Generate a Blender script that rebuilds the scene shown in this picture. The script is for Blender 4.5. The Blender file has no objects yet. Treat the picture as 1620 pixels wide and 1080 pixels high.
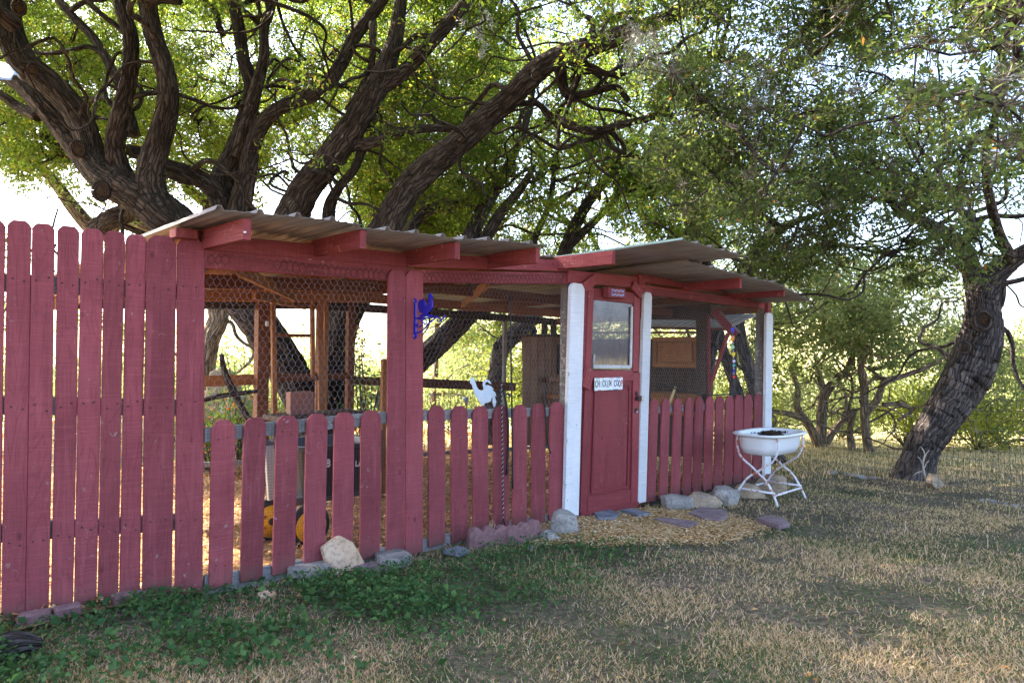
import bpy, bmesh, math, random
import numpy as np
from mathutils import Vector, Matrix, noise

D = bpy.data
SC = bpy.context.scene
COL = SC.collection
R = math.radians
rng = np.random.default_rng(7)
random.seed(7)

# ------------------------------------------------------------------ camera
F = 1100.0                      # focal length in pixels of a 1620 px wide frame
CAMZ = 1.38
cd = D.cameras.new('camera')
cd.sensor_width = 36.0
cd.lens = 36.0 * F / 1620.0
cd.clip_start = 0.05
cd.clip_end = 3000.0
cam = D.objects.new('camera', cd)
COL.objects.link(cam)
CM = Matrix.Translation((0, 0, CAMZ)) @ Matrix.Rotation(R(90.94), 4, 'X') @ Matrix.Rotation(R(0.7), 4, 'Z')
cam.matrix_world = CM
SC.camera = cam
CR = np.array(CM.to_3x3())

# ------------------------------------------------------------------ sky, sun, exposure
SUN_AZ_X, SUN_AZ_Y, SUN_EL = -0.88, 0.42, R(41)
az = math.atan2(SUN_AZ_X, SUN_AZ_Y)            # from +Y towards +X
world = D.worlds.new('World')
SC.world = world
world.use_nodes = True
wn = world.node_tree
sky = wn.nodes.new('ShaderNodeTexSky')
sky.sky_type = 'NISHITA'
sky.sun_disc = False
sky.sun_elevation = SUN_EL
sky.sun_rotation = az
sky.air_density = 0.8
sky.dust_density = 3.2
sky.ozone_density = 0.4
bg = wn.nodes['Background']
bg.inputs['Strength'].default_value = 0.15
wn.links.new(sky.outputs[0], bg.inputs['Color'])
sl = D.lights.new('sun', 'SUN')
sl.energy = 5.0
sl.angle = R(0.5)
sl.color = (1.0, 0.90, 0.76)
sun = D.objects.new('sun', sl)
COL.objects.link(sun)
sdir = Vector((math.sin(az) * math.cos(SUN_EL), math.cos(az) * math.cos(SUN_EL), math.sin(SUN_EL)))
sun.rotation_euler = sdir.to_track_quat('Z', 'Y').to_euler()
sun.location = sdir * 60
vs = SC.view_settings
vs.view_transform = 'Standard'
vs.look = 'None'
vs.gamma = 1.0
vs.use_curve_mapping = False
vs.exposure = 2.78
SC.cycles.max_bounces = 7
SC.cycles.diffuse_bounces = 4
SC.cycles.transmission_bounces = 6
SC.cycles.transparent_max_bounces = 12
SC.cycles.glossy_bounces = 2
SC.cycles.sample_clamp_indirect = 6.0

# ------------------------------------------------------------------ geometry of the place
L0 = np.array([-1.61, 3.63, 0.0])                       # left corner of the coop front
U = np.array([math.sqrt(.5), math.sqrt(.5), 0.0])       # along the front wall
N = np.array([math.sqrt(.5), -math.sqrt(.5), 0.0])      # out of the front wall, towards the lawn
Z = np.array([0.0, 0.0, 1.0])
CAMP = np.array([0, 0, CAMZ])
FD = np.array([math.cos(R(32)), math.sin(R(32)), 0.0])  # along the tall fence
FN = np.array([FD[1], -FD[0], 0.0])

def ray(px, py):
    v = CR @ np.array([(px - 810.0) / F, -(py - 540.0) / F, -1.0])
    return v / v[1]

def onplane(px, py, p0, n):
    d = ray(px, py)
    t = np.dot(p0 - CAMP, n) / np.dot(d, n)
    return CAMP + d * t

def W(px, py, off=0.0):          # on a plane parallel to the coop front, off metres towards the lawn
    return onplane(px, py, L0 + N * off, N)

def T(px, py, off=0.0):          # on the tall fence
    return onplane(px, py, L0 + FN * off, FN)

def P(px, py, Y):                # at distance Y
    return CAMP + ray(px, py) * Y

def hz(px, py, z):               # on a level plane
    return onplane(px, py, np.array([0, 0, z]), Z)

def C(u, v, z):                  # coop coordinates: u along the front, v behind it
    return L0 + U * u - N * v + np.array([0, 0, z])

def gz(x, y):
    x = np.asarray(x, float); y = np.asarray(y, float)
    z = 0.262 - 0.045 * np.minimum(y, 15)
    z = z - 0.10 * np.clip(y - 15, 0, 45) - 0.03 * np.clip(y - 60, 0, 60)
    z = z + 0.95 * np.exp(-(((x + 5.2) / 2.2) ** 2 + ((y - 11.5) / 2.2) ** 2))
    z = z + 0.018 * np.sin(x * 1.7 + 0.6) * np.sin(y * 1.3 + 1.1) + 0.008 * np.sin(x * 5.1 + y * 3.3)
    return z

def G(px, py):                   # on the ground
    d = ray(px, py); t = 4.0
    for _ in range(60):
        p = CAMP + d * t
        t += (p[2] - float(gz(p[0], p[1]))) / -d[2] * 0.8 if d[2] < -1e-4 else 0
        t = min(max(t, .5), 60)
    p = CAMP + d * t
    p[2] = gz(p[0], p[1])
    return p

def inv_px(p):                   # vectorised projection, (n,3) -> px, py, depth
    q = (np.asarray(p) - CAMP) @ CR
    return 810 + F * q[:, 0] / -q[:, 2], 540 - F * q[:, 1] / -q[:, 2], -q[:, 2]

# ------------------------------------------------------------------ materials
class NT:
    def __init__(s, name):
        s.m = D.materials.new(name); s.m.use_nodes = True
        s.t = s.m.node_tree; s.t.nodes.clear()
        s.out = s.t.nodes.new('ShaderNodeOutputMaterial')
    def n(s, kind, ins=None, **kw):
        nd = s.t.nodes.new('ShaderNode' + kind)
        for k, v in kw.items(): setattr(nd, k, v)
        for k, v in (ins or {}).items():
            sock = nd.inputs[k]
            if isinstance(v, bpy.types.NodeSocket): s.t.links.new(v, sock)
            elif isinstance(v, bpy.types.Node): s.t.links.new(v.outputs[0], sock)
            else: sock.default_value = v if not (isinstance(v, tuple) and len(v) == 3 and sock.type == 'RGBA') else v + (1,)
        return nd
    def ramp(s, fac, stops, interp='LINEAR'):
        nd = s.n('ValToRGB', {'Fac': fac}); cr = nd.color_ramp; cr.interpolation = interp
        while len(cr.elements) < len(stops): cr.elements.new(0.5)
        for e, (p, c) in zip(cr.elements, stops):
            e.position = p
            e.color = (c, c, c, 1) if not isinstance(c, tuple) else c + (1,)
        return nd
    def mix(s, f, a, b, mode='MIX'):
        nd = s.t.nodes.new('ShaderNodeMix'); nd.data_type = 'RGBA'; nd.blend_type = mode
        for k, v in ((0, f), (6, a), (7, b)):
            if isinstance(v, bpy.types.NodeSocket): s.t.links.new(v, nd.inputs[k])
            elif isinstance(v, bpy.types.Node): s.t.links.new(v.outputs[0], nd.inputs[k])
            else: nd.inputs[k].default_value = v if not (isinstance(v, tuple) and len(v) == 3) else v + (1,)
        return nd.outputs[2]
    def math(s, op, a, b=0.0, clamp=False):
        return s.n('Math', {0: a, 1: b}, operation=op, use_clamp=clamp)
    def mapping(s, coord, scale=(1, 1, 1), rnd=False):
        t = s.n('TexCoord'); src = t.outputs[coord]
        nd = s.n('Mapping', {'Vector': src, 'Scale': scale})
        if rnd:
            oi = s.n('ObjectInfo')
            mm = s.n('VectorMath', {0: (37.0, 51.0, 83.0), 1: oi.outputs['Random']}, operation='MULTIPLY')
            s.t.links.new(mm.outputs[0], nd.inputs['Location'])
        return nd
    def noise(s, vec, scale=5, detail=4, rough=.55, dist=0):
        return s.n('TexNoise', {'Vector': vec, 'Scale': scale, 'Detail': detail, 'Roughness': rough, 'Distortion': dist})
    def bsdf(s, color, rough=.7, bump=None, bstr=.3, bdist=.01, metal=0, spec=.35, **kw):
        b = s.n('BsdfPrincipled', {'Base Color': color, 'Roughness': rough, 'Metallic': metal, 'Specular IOR Level': spec})
        for k, v in kw.items(): b.inputs[k].default_value = v
        if bump is not None:
            bp = s.n('Bump', {'Height': bump, 'Strength': bstr, 'Distance': bdist})
            s.t.links.new(bp.outputs[0], b.inputs['Normal'])
        s.t.links.new(b.outputs[0], s.out.inputs[0])
        return b

def wood_mat(name, col, dark, paint=True, grain=1.0, wear=None, rough=.75, wearamt=.0, foot_shade=False):
    """Boards: x across, z along the grain in object space; saw marks run across the board."""
    s = NT(name)
    mp = s.mapping('Object', (1, 1, 1), rnd=True)
    oi = s.n('ObjectInfo')
    stretch = s.n('Mapping', {'Vector': mp, 'Scale': (1, 1, .06)})
    g = s.noise(stretch, 130, 3, .6, .4)
    wv = s.n('Mapping', {'Vector': mp, 'Scale': (1, 1, .12)})
    kn = s.noise(wv, 9, 2, .5, 1.2)
    rings = s.math('FRACT', s.math('MULTIPLY', kn, 9.0))
    ringb = s.ramp(rings, [(0, 1.0), (.12, .0), (.85, .0), (1, 1.0)])
    saw_m = s.n('Mapping', {'Vector': mp, 'Scale': (.5, 1, 14)})
    saw = s.noise(saw_m, 14, 3, .65, .6)
    big = s.noise(mp, 2.2, 3, .6)
    c = s.mix(s.ramp(big, [(.3, 0.0), (.75, 1.0)]), col, dark)
    c = s.mix(s.math('MULTIPLY', ringb, .45 * grain), c, tuple(x * .55 for x in col))
    c = s.mix(s.math('MULTIPLY', s.ramp(g, [(.35, 1.0), (.62, 0.0)]), .30 * grain), c, tuple(x * .62 for x in col))
    c = s.mix(s.ramp(saw, [(.5, 0.0), (.75, .45)]), c, tuple(min(1, x * 1.4 + .006) for x in col))
    c = s.mix(s.ramp(saw, [(.25, .5), (.42, 0.0)]), c, tuple(x * .55 for x in col))
    hv = s.n('HueSaturation', {'Hue': .5, 'Saturation': 1.0, 'Color': c,
             'Value': s.n('MapRange', {'Value': oi.outputs['Random'], 3: .80, 4: 1.16}).outputs[0]})
    c = hv.outputs[0]
    # small knots and nail marks
    vk = s.n('TexVoronoi', {'Vector': s.n('Mapping', {'Vector': mp, 'Scale': (1, 1, .55)}), 'Scale': 7.5, 'Randomness': 1.0})
    c = s.mix(s.ramp(vk.outputs['Distance'], [(.03, .85), (.10, 0.0)]), c, tuple(x * .35 for x in col))
    if wear:
        wn_ = s.noise(mp, 26, 5, .7, .3)
        wn2 = s.noise(mp, 3.0, 2, .5)
        ww = s.math('MULTIPLY', s.ramp(wn_, [(.60 - wearamt, 0.0), (.66 - wearamt, 1.0)]), s.ramp(wn2, [(.45, 0.0), (.6, 1.0)]))
        c = s.mix(ww, c, wear)
    if foot_shade:  # shade near the ground painted into the board foot, ragged by noise
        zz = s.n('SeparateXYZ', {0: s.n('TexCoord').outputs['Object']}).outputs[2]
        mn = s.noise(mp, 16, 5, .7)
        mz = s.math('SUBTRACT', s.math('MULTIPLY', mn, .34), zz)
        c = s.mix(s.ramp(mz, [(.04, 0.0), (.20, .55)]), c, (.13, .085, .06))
    if paint and grain > .3:
        st = s.noise(s.n('Mapping', {'Vector': mp, 'Scale': (1, 1, .10)}), 22, 3, .6)
        c = s.mix(s.ramp(st, [(.56, 0.0), (.72, .38)]), c, tuple(min(1, x * 1.25 + .018) for x in col))
        c = s.mix(s.ramp(st, [(.28, .45), (.42, 0.0)]), c, tuple(x * .5 for x in col))
    h = s.math('ADD', s.math('MULTIPLY', saw, .8), s.math('SUBTRACT', g, s.math('MULTIPLY', ringb, .7)))
    s.bsdf(c, rough, h, .6, .004, spec=.18)
    return s.m

M = {}
M['red'] = wood_mat('red_painted_wood', (.285, .066, .077), (.20, .043, .052))
M['red_board'] = wood_mat('weathered_red_boards', (.285, .066, .077), (.20, .043, .052), wear=(.30, .20, .18), wearamt=-.03, foot_shade=True)
M['red_trim'] = wood_mat('red_painted_trim', (.285, .060, .062), (.205, .040, .044), grain=.7, wear=(.34, .16, .14), wearamt=.02)
M['maroon'] = wood_mat('maroon_door_paint', (.26, .045, .053), (.20, .034, .041), grain=.35, rough=.5, wear=(.33, .14, .13), wearamt=.0)
M['white_wood'] = wood_mat('white_painted_wood', (.68, .68, .71), (.60, .60, .63), grain=.18, wear=(.4, .37, .33), wearamt=-.02)
M['brown'] = wood_mat('brown_stained_wood', (.20, .085, .042), (.13, .052, .026), grain=1.2)
M['orange_wood'] = wood_mat('orange_stained_wood', (.36, .165, .065), (.24, .10, .04), grain=1.2)
M['grey_wood'] = wood_mat('weathered_grey_wood', (.30, .28, .27), (.17, .155, .15), grain=1.6, wear=(.45, .43, .42), wearamt=.08)
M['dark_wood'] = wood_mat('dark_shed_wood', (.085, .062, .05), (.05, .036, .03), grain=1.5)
M['cupboard'] = wood_mat('varnished_cupboard_wood', (.30, .14, .05), (.20, .085, .03), grain=1.0, rough=.4)
M['plank'] = wood_mat('raw_cedar_planks', (.25, .145, .085), (.15, .08, .045), grain=1.6)

def plain(name, col, rough=.6, metal=0, nscale=40, namt=.25, bump=.2, spec=.4, bd=.004):
    s = NT(name)
    mp = s.mapping('Object', (1, 1, 1), rnd=True)
    n1 = s.noise(mp, nscale, 5, .65); n2 = s.noise(mp, nscale * .13, 3, .6)
    f = s.math('ADD', s.math('MULTIPLY', n1, .5), s.math('MULTIPLY', n2, .5))
    c = s.mix(s.ramp(f, [(.35, 0.0), (.65, 1.0)]), tuple(x * (1 - namt) for x in col), tuple(min(1, x * (1 + namt)) for x in col))
    s.bsdf(c, rough, n1, bump, bd, metal, spec)
    return s.m

M['wire'] = plain('galvanised_wire', (.42, .42, .47), .45, .6, namt=.2)
M['wire_painted'] = plain('red_painted_wire_and_shadow', (.10, .03, .035), .6, 0)  # painted wire, darkened to carry its shadow lines on the beams
M['dark_wire'] = plain('dark_fence_wire', (.09, .09, .10), .5, .3)
M['blue'] = plain('blue_enamel_cast_iron', (.018, .018, .40), .35, 0, namt=.15)
M['galv'] = plain('galvanised_sheet', (.50, .56, .64), .5, .35, 60, .16)
M['black'] = plain('black_rubber', (.014, .014, .016), .55, 0)
M['black_plastic'] = plain('black_plastic_tub', (.022, .023, .028), .45, 0)
M['yellow'] = plain('yellow_plastic', (.85, .46, .01), .4, 0, namt=.1)
M['bolt'] = plain('steel_bolt', (.5, .5, .52), .35, .8)
M['rust'] = plain('rusty_lock_metal', (.045, .03, .028), .6, .4)
M['soil'] = plain('dark_potting_soil', (.055, .035, .022), .95, 0, 60, .5, .8, .2, .02)
M['purple_iron'] = plain('purple_painted_iron', (.07, .03, .14), .5)
M['pale_galv'] = plain('dull_galvanised_roof', (.27, .31, .37), .6, .2, 20, .2)
M['grey_strip'] = plain('peeling_grey_putty', (.50, .50, .50), .7, 0, 60, .35, .6)

def stone_mat(name, a, b, c3, sc=6):
    s = NT(name)
    mp = s.mapping('Object', (1, 1, 1), rnd=True)
    n1 = s.noise(mp, sc, 6, .62, .3); n2 = s.noise(mp, sc * 9, 4, .7); n3 = s.noise(mp, sc * .6, 3, .5, 1.0)
    c = s.mix(s.ramp(n1, [(.38, 0.0), (.62, 1.0)]), a, b)
    c = s.mix(s.ramp(n3, [(.52, 0.0), (.64, .8)]), c, c3)
    c = s.mix(s.ramp(n2, [(.34, .75), (.52, 0.0)]), c, tuple(x * .45 for x in a))
    s.bsdf(c, .9, s.math('ADD', n1, s.math('MULTIPLY', n2, .5)), .9, .035, spec=.15)
    return s.m
M['limestone'] = stone_mat('grey_limestone', (.30, .275, .25), (.46, .42, .38), (.17, .155, .15))
M['tan_stone'] = stone_mat('tan_limestone', (.42, .30, .20), (.52, .40, .28), (.32, .26, .22))
M['cream_stone'] = stone_mat('cream_flagstone', (.58, .38, .25), (.66, .47, .33), (.48, .25, .11), 4)
M['pink_concrete'] = stone_mat('pink_concrete_edging', (.36, .19, .19), (.44, .25, .25), (.30, .16, .16), 30)
M['purple_flag'] = stone_mat('purple_flagstone', (.27, .19, .20), (.35, .26, .26), (.2, .15, .16), 8)
M['blue_flag'] = stone_mat('blue_grey_flagstone', (.22, .23, .27), (.30, .31, .35), (.17, .17, .2), 8)

def bark_mat(name, a, b, lichen=.5, scale=1.0):
    s = NT(name)
    uv = s.n('TexCoord').outputs['UV']
    warp = s.noise(s.n('Mapping', {'Vector': uv, 'Scale': (1, .5, 1)}), 6 * scale, 3, .6)
    wv = s.n('VectorMath', {0: uv, 1: s.n('VectorMath', {0: warp.outputs['Color'], 1: (.12, .16, 0)}, operation='MULTIPLY').outputs[0]}, operation='ADD')
    mp = s.n('Mapping', {'Vector': wv.outputs[0], 'Scale': (36 * scale, 4.2 * scale, 1)})
    v = s.n('TexVoronoi', {'Vector': mp, 'Scale': 1.0}, feature='DISTANCE_TO_EDGE')
    mp2 = s.n('Mapping', {'Vector': wv.outputs[0], 'Scale': (95 * scale, 22 * scale, 1)})
    n1 = s.noise(mp2, 1.0, 5, .65, .6)
    ridge = s.math('MINIMUM', s.math('MULTIPLY', v, 3.2), 1.0)
    h = s.math('ADD', s.math('MULTIPLY', ridge, .6), s.math('MULTIPLY', n1, .62))
    big = s.noise(uv, 1.6, 3, .6)
    c = s.mix(s.ramp(h, [(.25, 0.0), (.85, 1.0)]), tuple(x * .16 for x in a), a)
    c = s.mix(s.ramp(big, [(.4, 0.0), (.7, .7)]), c, b)
    c = s.mix(s.ramp(h, [(.30, .9), (.62, 0.0)]), c, tuple(x * .22 for x in a))  # shade of the furrows painted into the bark colour
    ln = s.noise(s.n('Mapping', {'Vector': uv, 'Scale': (1, .6, 1)}), 22, 5, .7, .5); lb = s.noise(uv, 2.3, 2, .5)
    lf = s.math('MULTIPLY', s.ramp(ln, [(.60, 0.0), (.66, 1.0)]), s.ramp(lb, [(.52, 0.0), (.62, lichen)]))
    lf = s.math('MULTIPLY', lf, s.ramp(h, [(.45, 0.0), (.7, 1.0)]))
    c = s.mix(lf, c, (.33, .34, .30))
    s.bsdf(c, .92, h, 1.0, .034 / scale ** .5, spec=.15)
    return s.m
M['bark'] = bark_mat('live_oak_bark', (.095, .067, .052), (.14, .11, .093), .95)
M['bark_grey'] = bark_mat('grey_oak_bark', (.14, .11, .10), (.19, .16, .15), .5)
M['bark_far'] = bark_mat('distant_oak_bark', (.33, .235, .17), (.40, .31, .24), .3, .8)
M['twig'] = plain('oak_twigs', (.10, .075, .058), .9, 0, 30, .4)

def leaf_mat(name, cols, trans, tfac=.5, rough=.45):
    s = NT(name)
    gi = s.n('NewGeometry')
    c = s.ramp(gi.outputs['Random Per Island'], cols)
    hs = s.n('HueSaturation', {'Hue': .5, 'Saturation': 1.0, 'Value': 1.0, 'Color': c})
    b = s.n('BsdfPrincipled', {'Base Color': hs, 'Roughness': rough + .1, 'Specular IOR Level': .16})
    tcol = s.mix(1.0, c, trans, 'MULTIPLY')
    tr = s.n('BsdfTranslucent', {'Color': tcol})
    mx = s.n('MixShader', {0: tfac, 1: b.outputs[0], 2: tr.outputs[0]})
    s.t.links.new(mx.outputs[0], s.out.inputs[0])
    return s.m
M['leaf'] = leaf_mat('live_oak_leaves', [(0, (.040, .080, .022)), (.5, (.078, .128, .030)), (.9, (.135, .172, .042)), (1, (.19, .13, .04))], (3.8, 3.4, 1.6), .53)
M['leaf_front'] = leaf_mat('shaded_oak_leaves', [(0, (.042, .068, .028)), (.6, (.080, .112, .042)), (.99, (.13, .15, .062)), (1, (.30, .11, .04))], (3.1, 3.0, 1.6), .45)  # live oak leaf again, with crown shade put into its colours
M['leaf_far'] = leaf_mat('pale_oak_leaves', [(0, (.070, .095, .042)), (.5, (.12, .145, .065)), (1, (.19, .195, .10))], (2.5, 2.5, 1.6), .48, .6)  # distance haze mixed into the leaf colours as a paler tone
M['leaf_yellow'] = leaf_mat('yellow_green_shrub_leaves', [(0, (.14, .17, .03)), (1, (.24, .25, .05))], (2.6, 2.5, 1.0), .5)
M['leaf_shrub'] = leaf_mat('shrub_leaves', [(0, (.05, .10, .02)), (.7, (.10, .16, .03)), (.85, (.2, .2, .05)), (1, (.45, .07, .04))], (2.6, 2.5, 1.2), .45)
M['clover'] = leaf_mat('clover_leaves', [(0, (.05, .085, .035)), (.7, (.08, .13, .05)), (1, (.13, .16, .07))], (1.8, 1.8, 1.0), .35, .5)
M['leaf_weed'] = leaf_mat('ground_weed_leaves', [(0, (.030, .072, .026)), (.6, (.055, .12, .038)), (1, (.10, .18, .055))], (1.7, 1.8, .9), .3, .5)
M['moss'] = leaf_mat('ball_moss_tufts', [(0, (.16, .13, .10)), (.6, (.22, .19, .15)), (1, (.36, .36, .33))], (1.0, 1.0, .9), .2, .9)
M['litter'] = leaf_mat('fallen_oak_leaves', [(0, (.20, .09, .035)), (.4, (.52, .27, .09)), (.8, (.68, .44, .20)), (1, (.75, .62, .42))], (1.0, .9, .7), .2, .8)
M['chips'] = leaf_mat('wood_chip_mulch', [(0, (.26, .13, .05)), (.3, (.60, .36, .14)), (.7, (.74, .52, .26)), (1, (.85, .74, .55))], (.8, .7, .5), .12, .85)
M['grass'] = leaf_mat('lawn_blades', [(0, (.08, .11, .035)), (.18, (.12, .14, .045)), (.28, (.40, .29, .18)), (.75, (.60, .45, .29)), (1, (.74, .59, .42))], (1.6, 1.5, 1.0), .4, .7)
M['grass_green'] = leaf_mat('green_lawn_blades', [(0, (.03, .075, .03)), (1, (.085, .14, .045))], (1.6, 1.8, 1.0), .35, .6)

def ground_mat():
    s = NT('lawn_ground')
    mp = s.mapping('Object')
    n1 = s.noise(mp, 1.1, 5, .6, .3); n2 = s.noise(mp, 28, 5, .75); n3 = s.noise(mp, 140, 3, .7)
    c = s.mix(s.ramp(n1, [(.36, 0.0), (.6, 1.0)]), (.15, .125, .085), (.30, .23, .17))
    c = s.mix(s.ramp(n2, [(.42, .8), (.6, 0.0)]), c, (.045, .033, .027))
    c = s.mix(s.ramp(n3, [(.55, 0.0), (.75, .5)]), c, (.30, .24, .16))
    # meadow further off: straw and pale green
    sx = s.n('SeparateXYZ', {0: mp.outputs[0]})
    far = s.ramp(s.math('DIVIDE', sx.outputs[1], 60.0), [(.145, 0.0), (.2, 1.0)])
    m2 = s.mix(s.ramp(n1, [(.4, 0.0), (.6, 1.0)]), (.24, .24, .10), (.55, .47, .26))
    c = s.mix(far, c, m2)
    s.bsdf(c, .95, s.math('ADD', n2, s.math('MULTIPLY', n3, .5)), .9, .03, spec=.1)
    return s.m
M['ground'] = ground_mat()

def floor_mat():
    s = NT('leaf_strewn_dirt')
    mp = s.mapping('Object')
    n1 = s.noise(mp, 3, 5, .6, .3); n2 = s.noise(mp, 60, 5, .75)
    c = s.mix(s.ramp(n1, [(.4, 0.0), (.6, 1.0)]), (.32, .18, .09), (.52, .33, .17))
    c = s.mix(s.ramp(n2, [(.42, .8), (.6, 0.0)]), c, (.08, .05, .035))
    s.bsdf(c, .95, n2, .9, .02, spec=.1)
    return s.m
M['dirt'] = floor_mat()

def roof_mat():
    s = NT('weathered_corrugated_metal')
    mp = s.mapping('Object', rnd=True)
    n1 = s.noise(mp, 2.5, 4, .6); n2 = s.noise(s.n('Mapping', {'Vector': mp, 'Scale': (9, .5, 1)}), 3, 4, .7)
    c = s.mix(s.ramp(n1, [(.35, 0.0), (.65, 1.0)]), (.20, .165, .145), (.29, .25, .225))
    c = s.mix(s.ramp(n2, [(.55, 0.0), (.7, .5)]), c, (.27, .2, .16))
    s.bsdf(c, .5, n2, .1, .003, metal=.25, spec=.5)
    return s.m
M['roof'] = roof_mat()

def tub_mat(name, base, chip, lo, hi, sc, rough):
    s = NT(name)
    mp = s.mapping('Object', rnd=True)
    n1 = s.noise(mp, sc, 4, .6, .4)
    c = s.mix(s.ramp(n1, [(lo, 0.0), (hi, 1.0)]), base, chip)
    s.bsdf(c, rough, n1, .1, .002, spec=.5)
    return s.m
M['enamel'] = tub_mat('white_enamel', (.80, .81, .83), (.10, .07, .06), .745, .76, 9, .22)
M['chipped'] = tub_mat('chipped_white_over_red_paint', (.74, .74, .76), (.50, .12, .08), .57, .59, 26, .5)

def pane_mat():
    s = NT('dusty_window_glass')
    mp = s.mapping('Object')
    n1 = s.noise(mp, 7, 5, .7, .5)
    tr = s.n('BsdfTransparent', {'Color': (.80, .80, .86)})
    gl = s.n('BsdfGlossy', {'Color': (.9, .9, 1), 'Roughness': .08})
    df = s.n('BsdfDiffuse', {'Color': (.16, .15, .18)})
    m1 = s.n('MixShader', {0: .07, 1: tr.outputs[0], 2: gl.outputs[0]})
    m2 = s.n('MixShader', {0: s.ramp(n1, [(.4, .14), (.75, .45)]), 1: m1.outputs[0], 2: df.outputs[0]})
    s.t.links.new(m2.outputs[0], s.out.inputs[0])
    return s.m
M['pane'] = pane_mat()

_cc = {}
def color(name, col, rough=.5):
    if name not in _cc: _cc[name] = plain(name, col, rough, 0, 30, .08, .05)
    return _cc[name]

# ------------------------------------------------------------------ object helpers
def tag(o, label=None, cat=None, group=None, kind=None):
    if label: o['label'] = label
    if cat: o['category'] = cat
    if group: o['group'] = group
    if kind: o['kind'] = kind
    return o

def thing(name, label, cat, loc, group=None):
    o = D.objects.new(name, None); o.empty_display_size = .1
    COL.objects.link(o); o.location = loc
    o['_l'] = [float(x) for x in loc]
    return tag(o, label, cat, group)

def root_loc(o):
    l = Vector((0, 0, 0))
    while o is not None:
        if '_w' in o: return Vector(o['_w'])
        if '_l' in o: return Vector(o['_l'])
        o = o.parent
    return l

def link(name, me, mat, parent=None, mw=None, smooth=False):
    if mat is not None and not me.materials: me.materials.append(mat)
    o = D.objects.new(name, me); COL.objects.link(o)
    mw = mw or Matrix()
    if parent is not None:
        o.parent = parent
        pm = Matrix(parent['_m']) if '_m' in parent else Matrix.Translation(root_loc(parent))
        o.matrix_parent_inverse = pm.inverted()
    o.matrix_world = mw
    o.matrix_basis = mw
    o['_m'] = [list(r) for r in mw]
    if smooth:
        me.polygons.foreach_set('use_smooth', np.ones(len(me.polygons), bool))
    return o

def npmesh(name, v, tris=None, quads=None, uv=None):
    """fast mesh from numpy arrays; triangles and quads may be mixed."""
    me = D.meshes.new(name)
    v = np.asarray(v, np.float32)
    me.vertices.add(len(v)); me.vertices.foreach_set('co', v.ravel())
    loops = []; tot = []
    if quads is not None and len(quads):
        q = np.asarray(quads, np.int32); loops.append(q.ravel()); tot.append(np.full(len(q), 4, np.int32))
    if tris is not None and len(tris):
        t = np.asarray(tris, np.int32); loops.append(t.ravel()); tot.append(np.full(len(t), 3, np.int32))
    loops = np.concatenate(loops); tot = np.concatenate(tot)
    start = np.concatenate([[0], np.cumsum(tot)[:-1]]).astype(np.int32)
    me.loops.add(len(loops)); me.loops.foreach_set('vertex_index', loops)
    me.polygons.add(len(tot)); me.polygons.foreach_set('loop_start', start)
    if uv is not None:
        ul = me.uv_layers.new(name='UVMap')
        ul.data.foreach_set('uv', np.asarray(uv, np.float32)[loops].ravel())
    me.update(calc_edges=True)
    me.validate()
    return me

def frame(p0, zdir, ydir):
    """matrix with origin p0, local z along zdir, local y close to ydir"""
    z = Vector(zdir).normalized(); y = Vector(ydir)
    x = y.cross(z)
    if x.length < 1e-6: x = Vector((1, 0, 0)).cross(z)
    x.normalize(); y = z.cross(x)
    m = Matrix((x, y, z)).transposed().to_4x4()
    m.translation = Vector(p0)
    return m

_boxes = {}
def box_mesh(sx, sy, sz, bev=.003):
    k = (round(sx, 3), round(sy, 3), round(sz, 3), bev)
    if k in _boxes: return _boxes[k].copy()
    bm = bmesh.new(); bmesh.ops.create_cube(bm, size=1)
    bmesh.ops.scale(bm, vec=(sx, sy, sz), verts=bm.verts)
    if bev and min(sx, sy, sz) > bev * 3: bmesh.ops.bevel(bm, geom=bm.edges[:], offset=bev, segments=1, affect='EDGES')
    me = D.meshes.new('board'); bm.to_mesh(me); bm.free(); _boxes[k] = me
    return me.copy()

def bar(name, p0, p1, w, t, mat, parent=None, ydir=(N[0], N[1], 0), bev=.003):
    """board between two points: w across, t thick (along ydir); grain along local z"""
    p0 = np.asarray(p0, float); p1 = np.asarray(p1, float)
    d = p1 - p0; ln = float(np.linalg.norm(d))
    return link(name, box_mesh(w, t, ln, bev), mat, parent, frame((p0 + p1) / 2, d, ydir))

def poly_prism(pts, t, bev=.002):
    """outline in local x,z extruded along y by t, centred"""
    bm = bmesh.new()
    vs_ = [bm.verts.new((x, -t / 2, z)) for x, z in pts]
    f = bm.faces.new(vs_)
    r = bmesh.ops.extrude_face_region(bm, geom=[f])
    bmesh.ops.translate(bm, vec=(0, t, 0), verts=[e for e in r['geom'] if isinstance(e, bmesh.types.BMVert)])
    bmesh.ops.recalc_face_normals(bm, faces=bm.faces[:])
    if bev:
        bmesh.ops.bevel(bm, geom=[e for e in bm.edges if e.calc_face_angle(0) > .6], offset=bev, segments=1, affect='EDGES')
    bmesh.ops.triangulate(bm, faces=[f for f in bm.faces if len(f.verts) > 4])
    me = D.meshes.new('shape'); bm.to_mesh(me); bm.free()
    return me

def picket_mesh(w, h, t, ear=.3):
    e = w * ear
    j = random.uniform(-.004, .004)
    pts = [(-w / 2, 0), (w / 2, j), (w / 2 + random.uniform(-.003, .003), h * .5), (w / 2, h - e * 1.25), (w / 2 - e * .35, h - e * .62), (w / 2 - e, h), (-w / 2 + e, h), (-w / 2 + e * .35, h - e * .62), (-w / 2, h - e * 1.25), (-w / 2 + random.uniform(-.003, .003), h * .5)]
    return poly_prism(pts, t, .0025)

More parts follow.
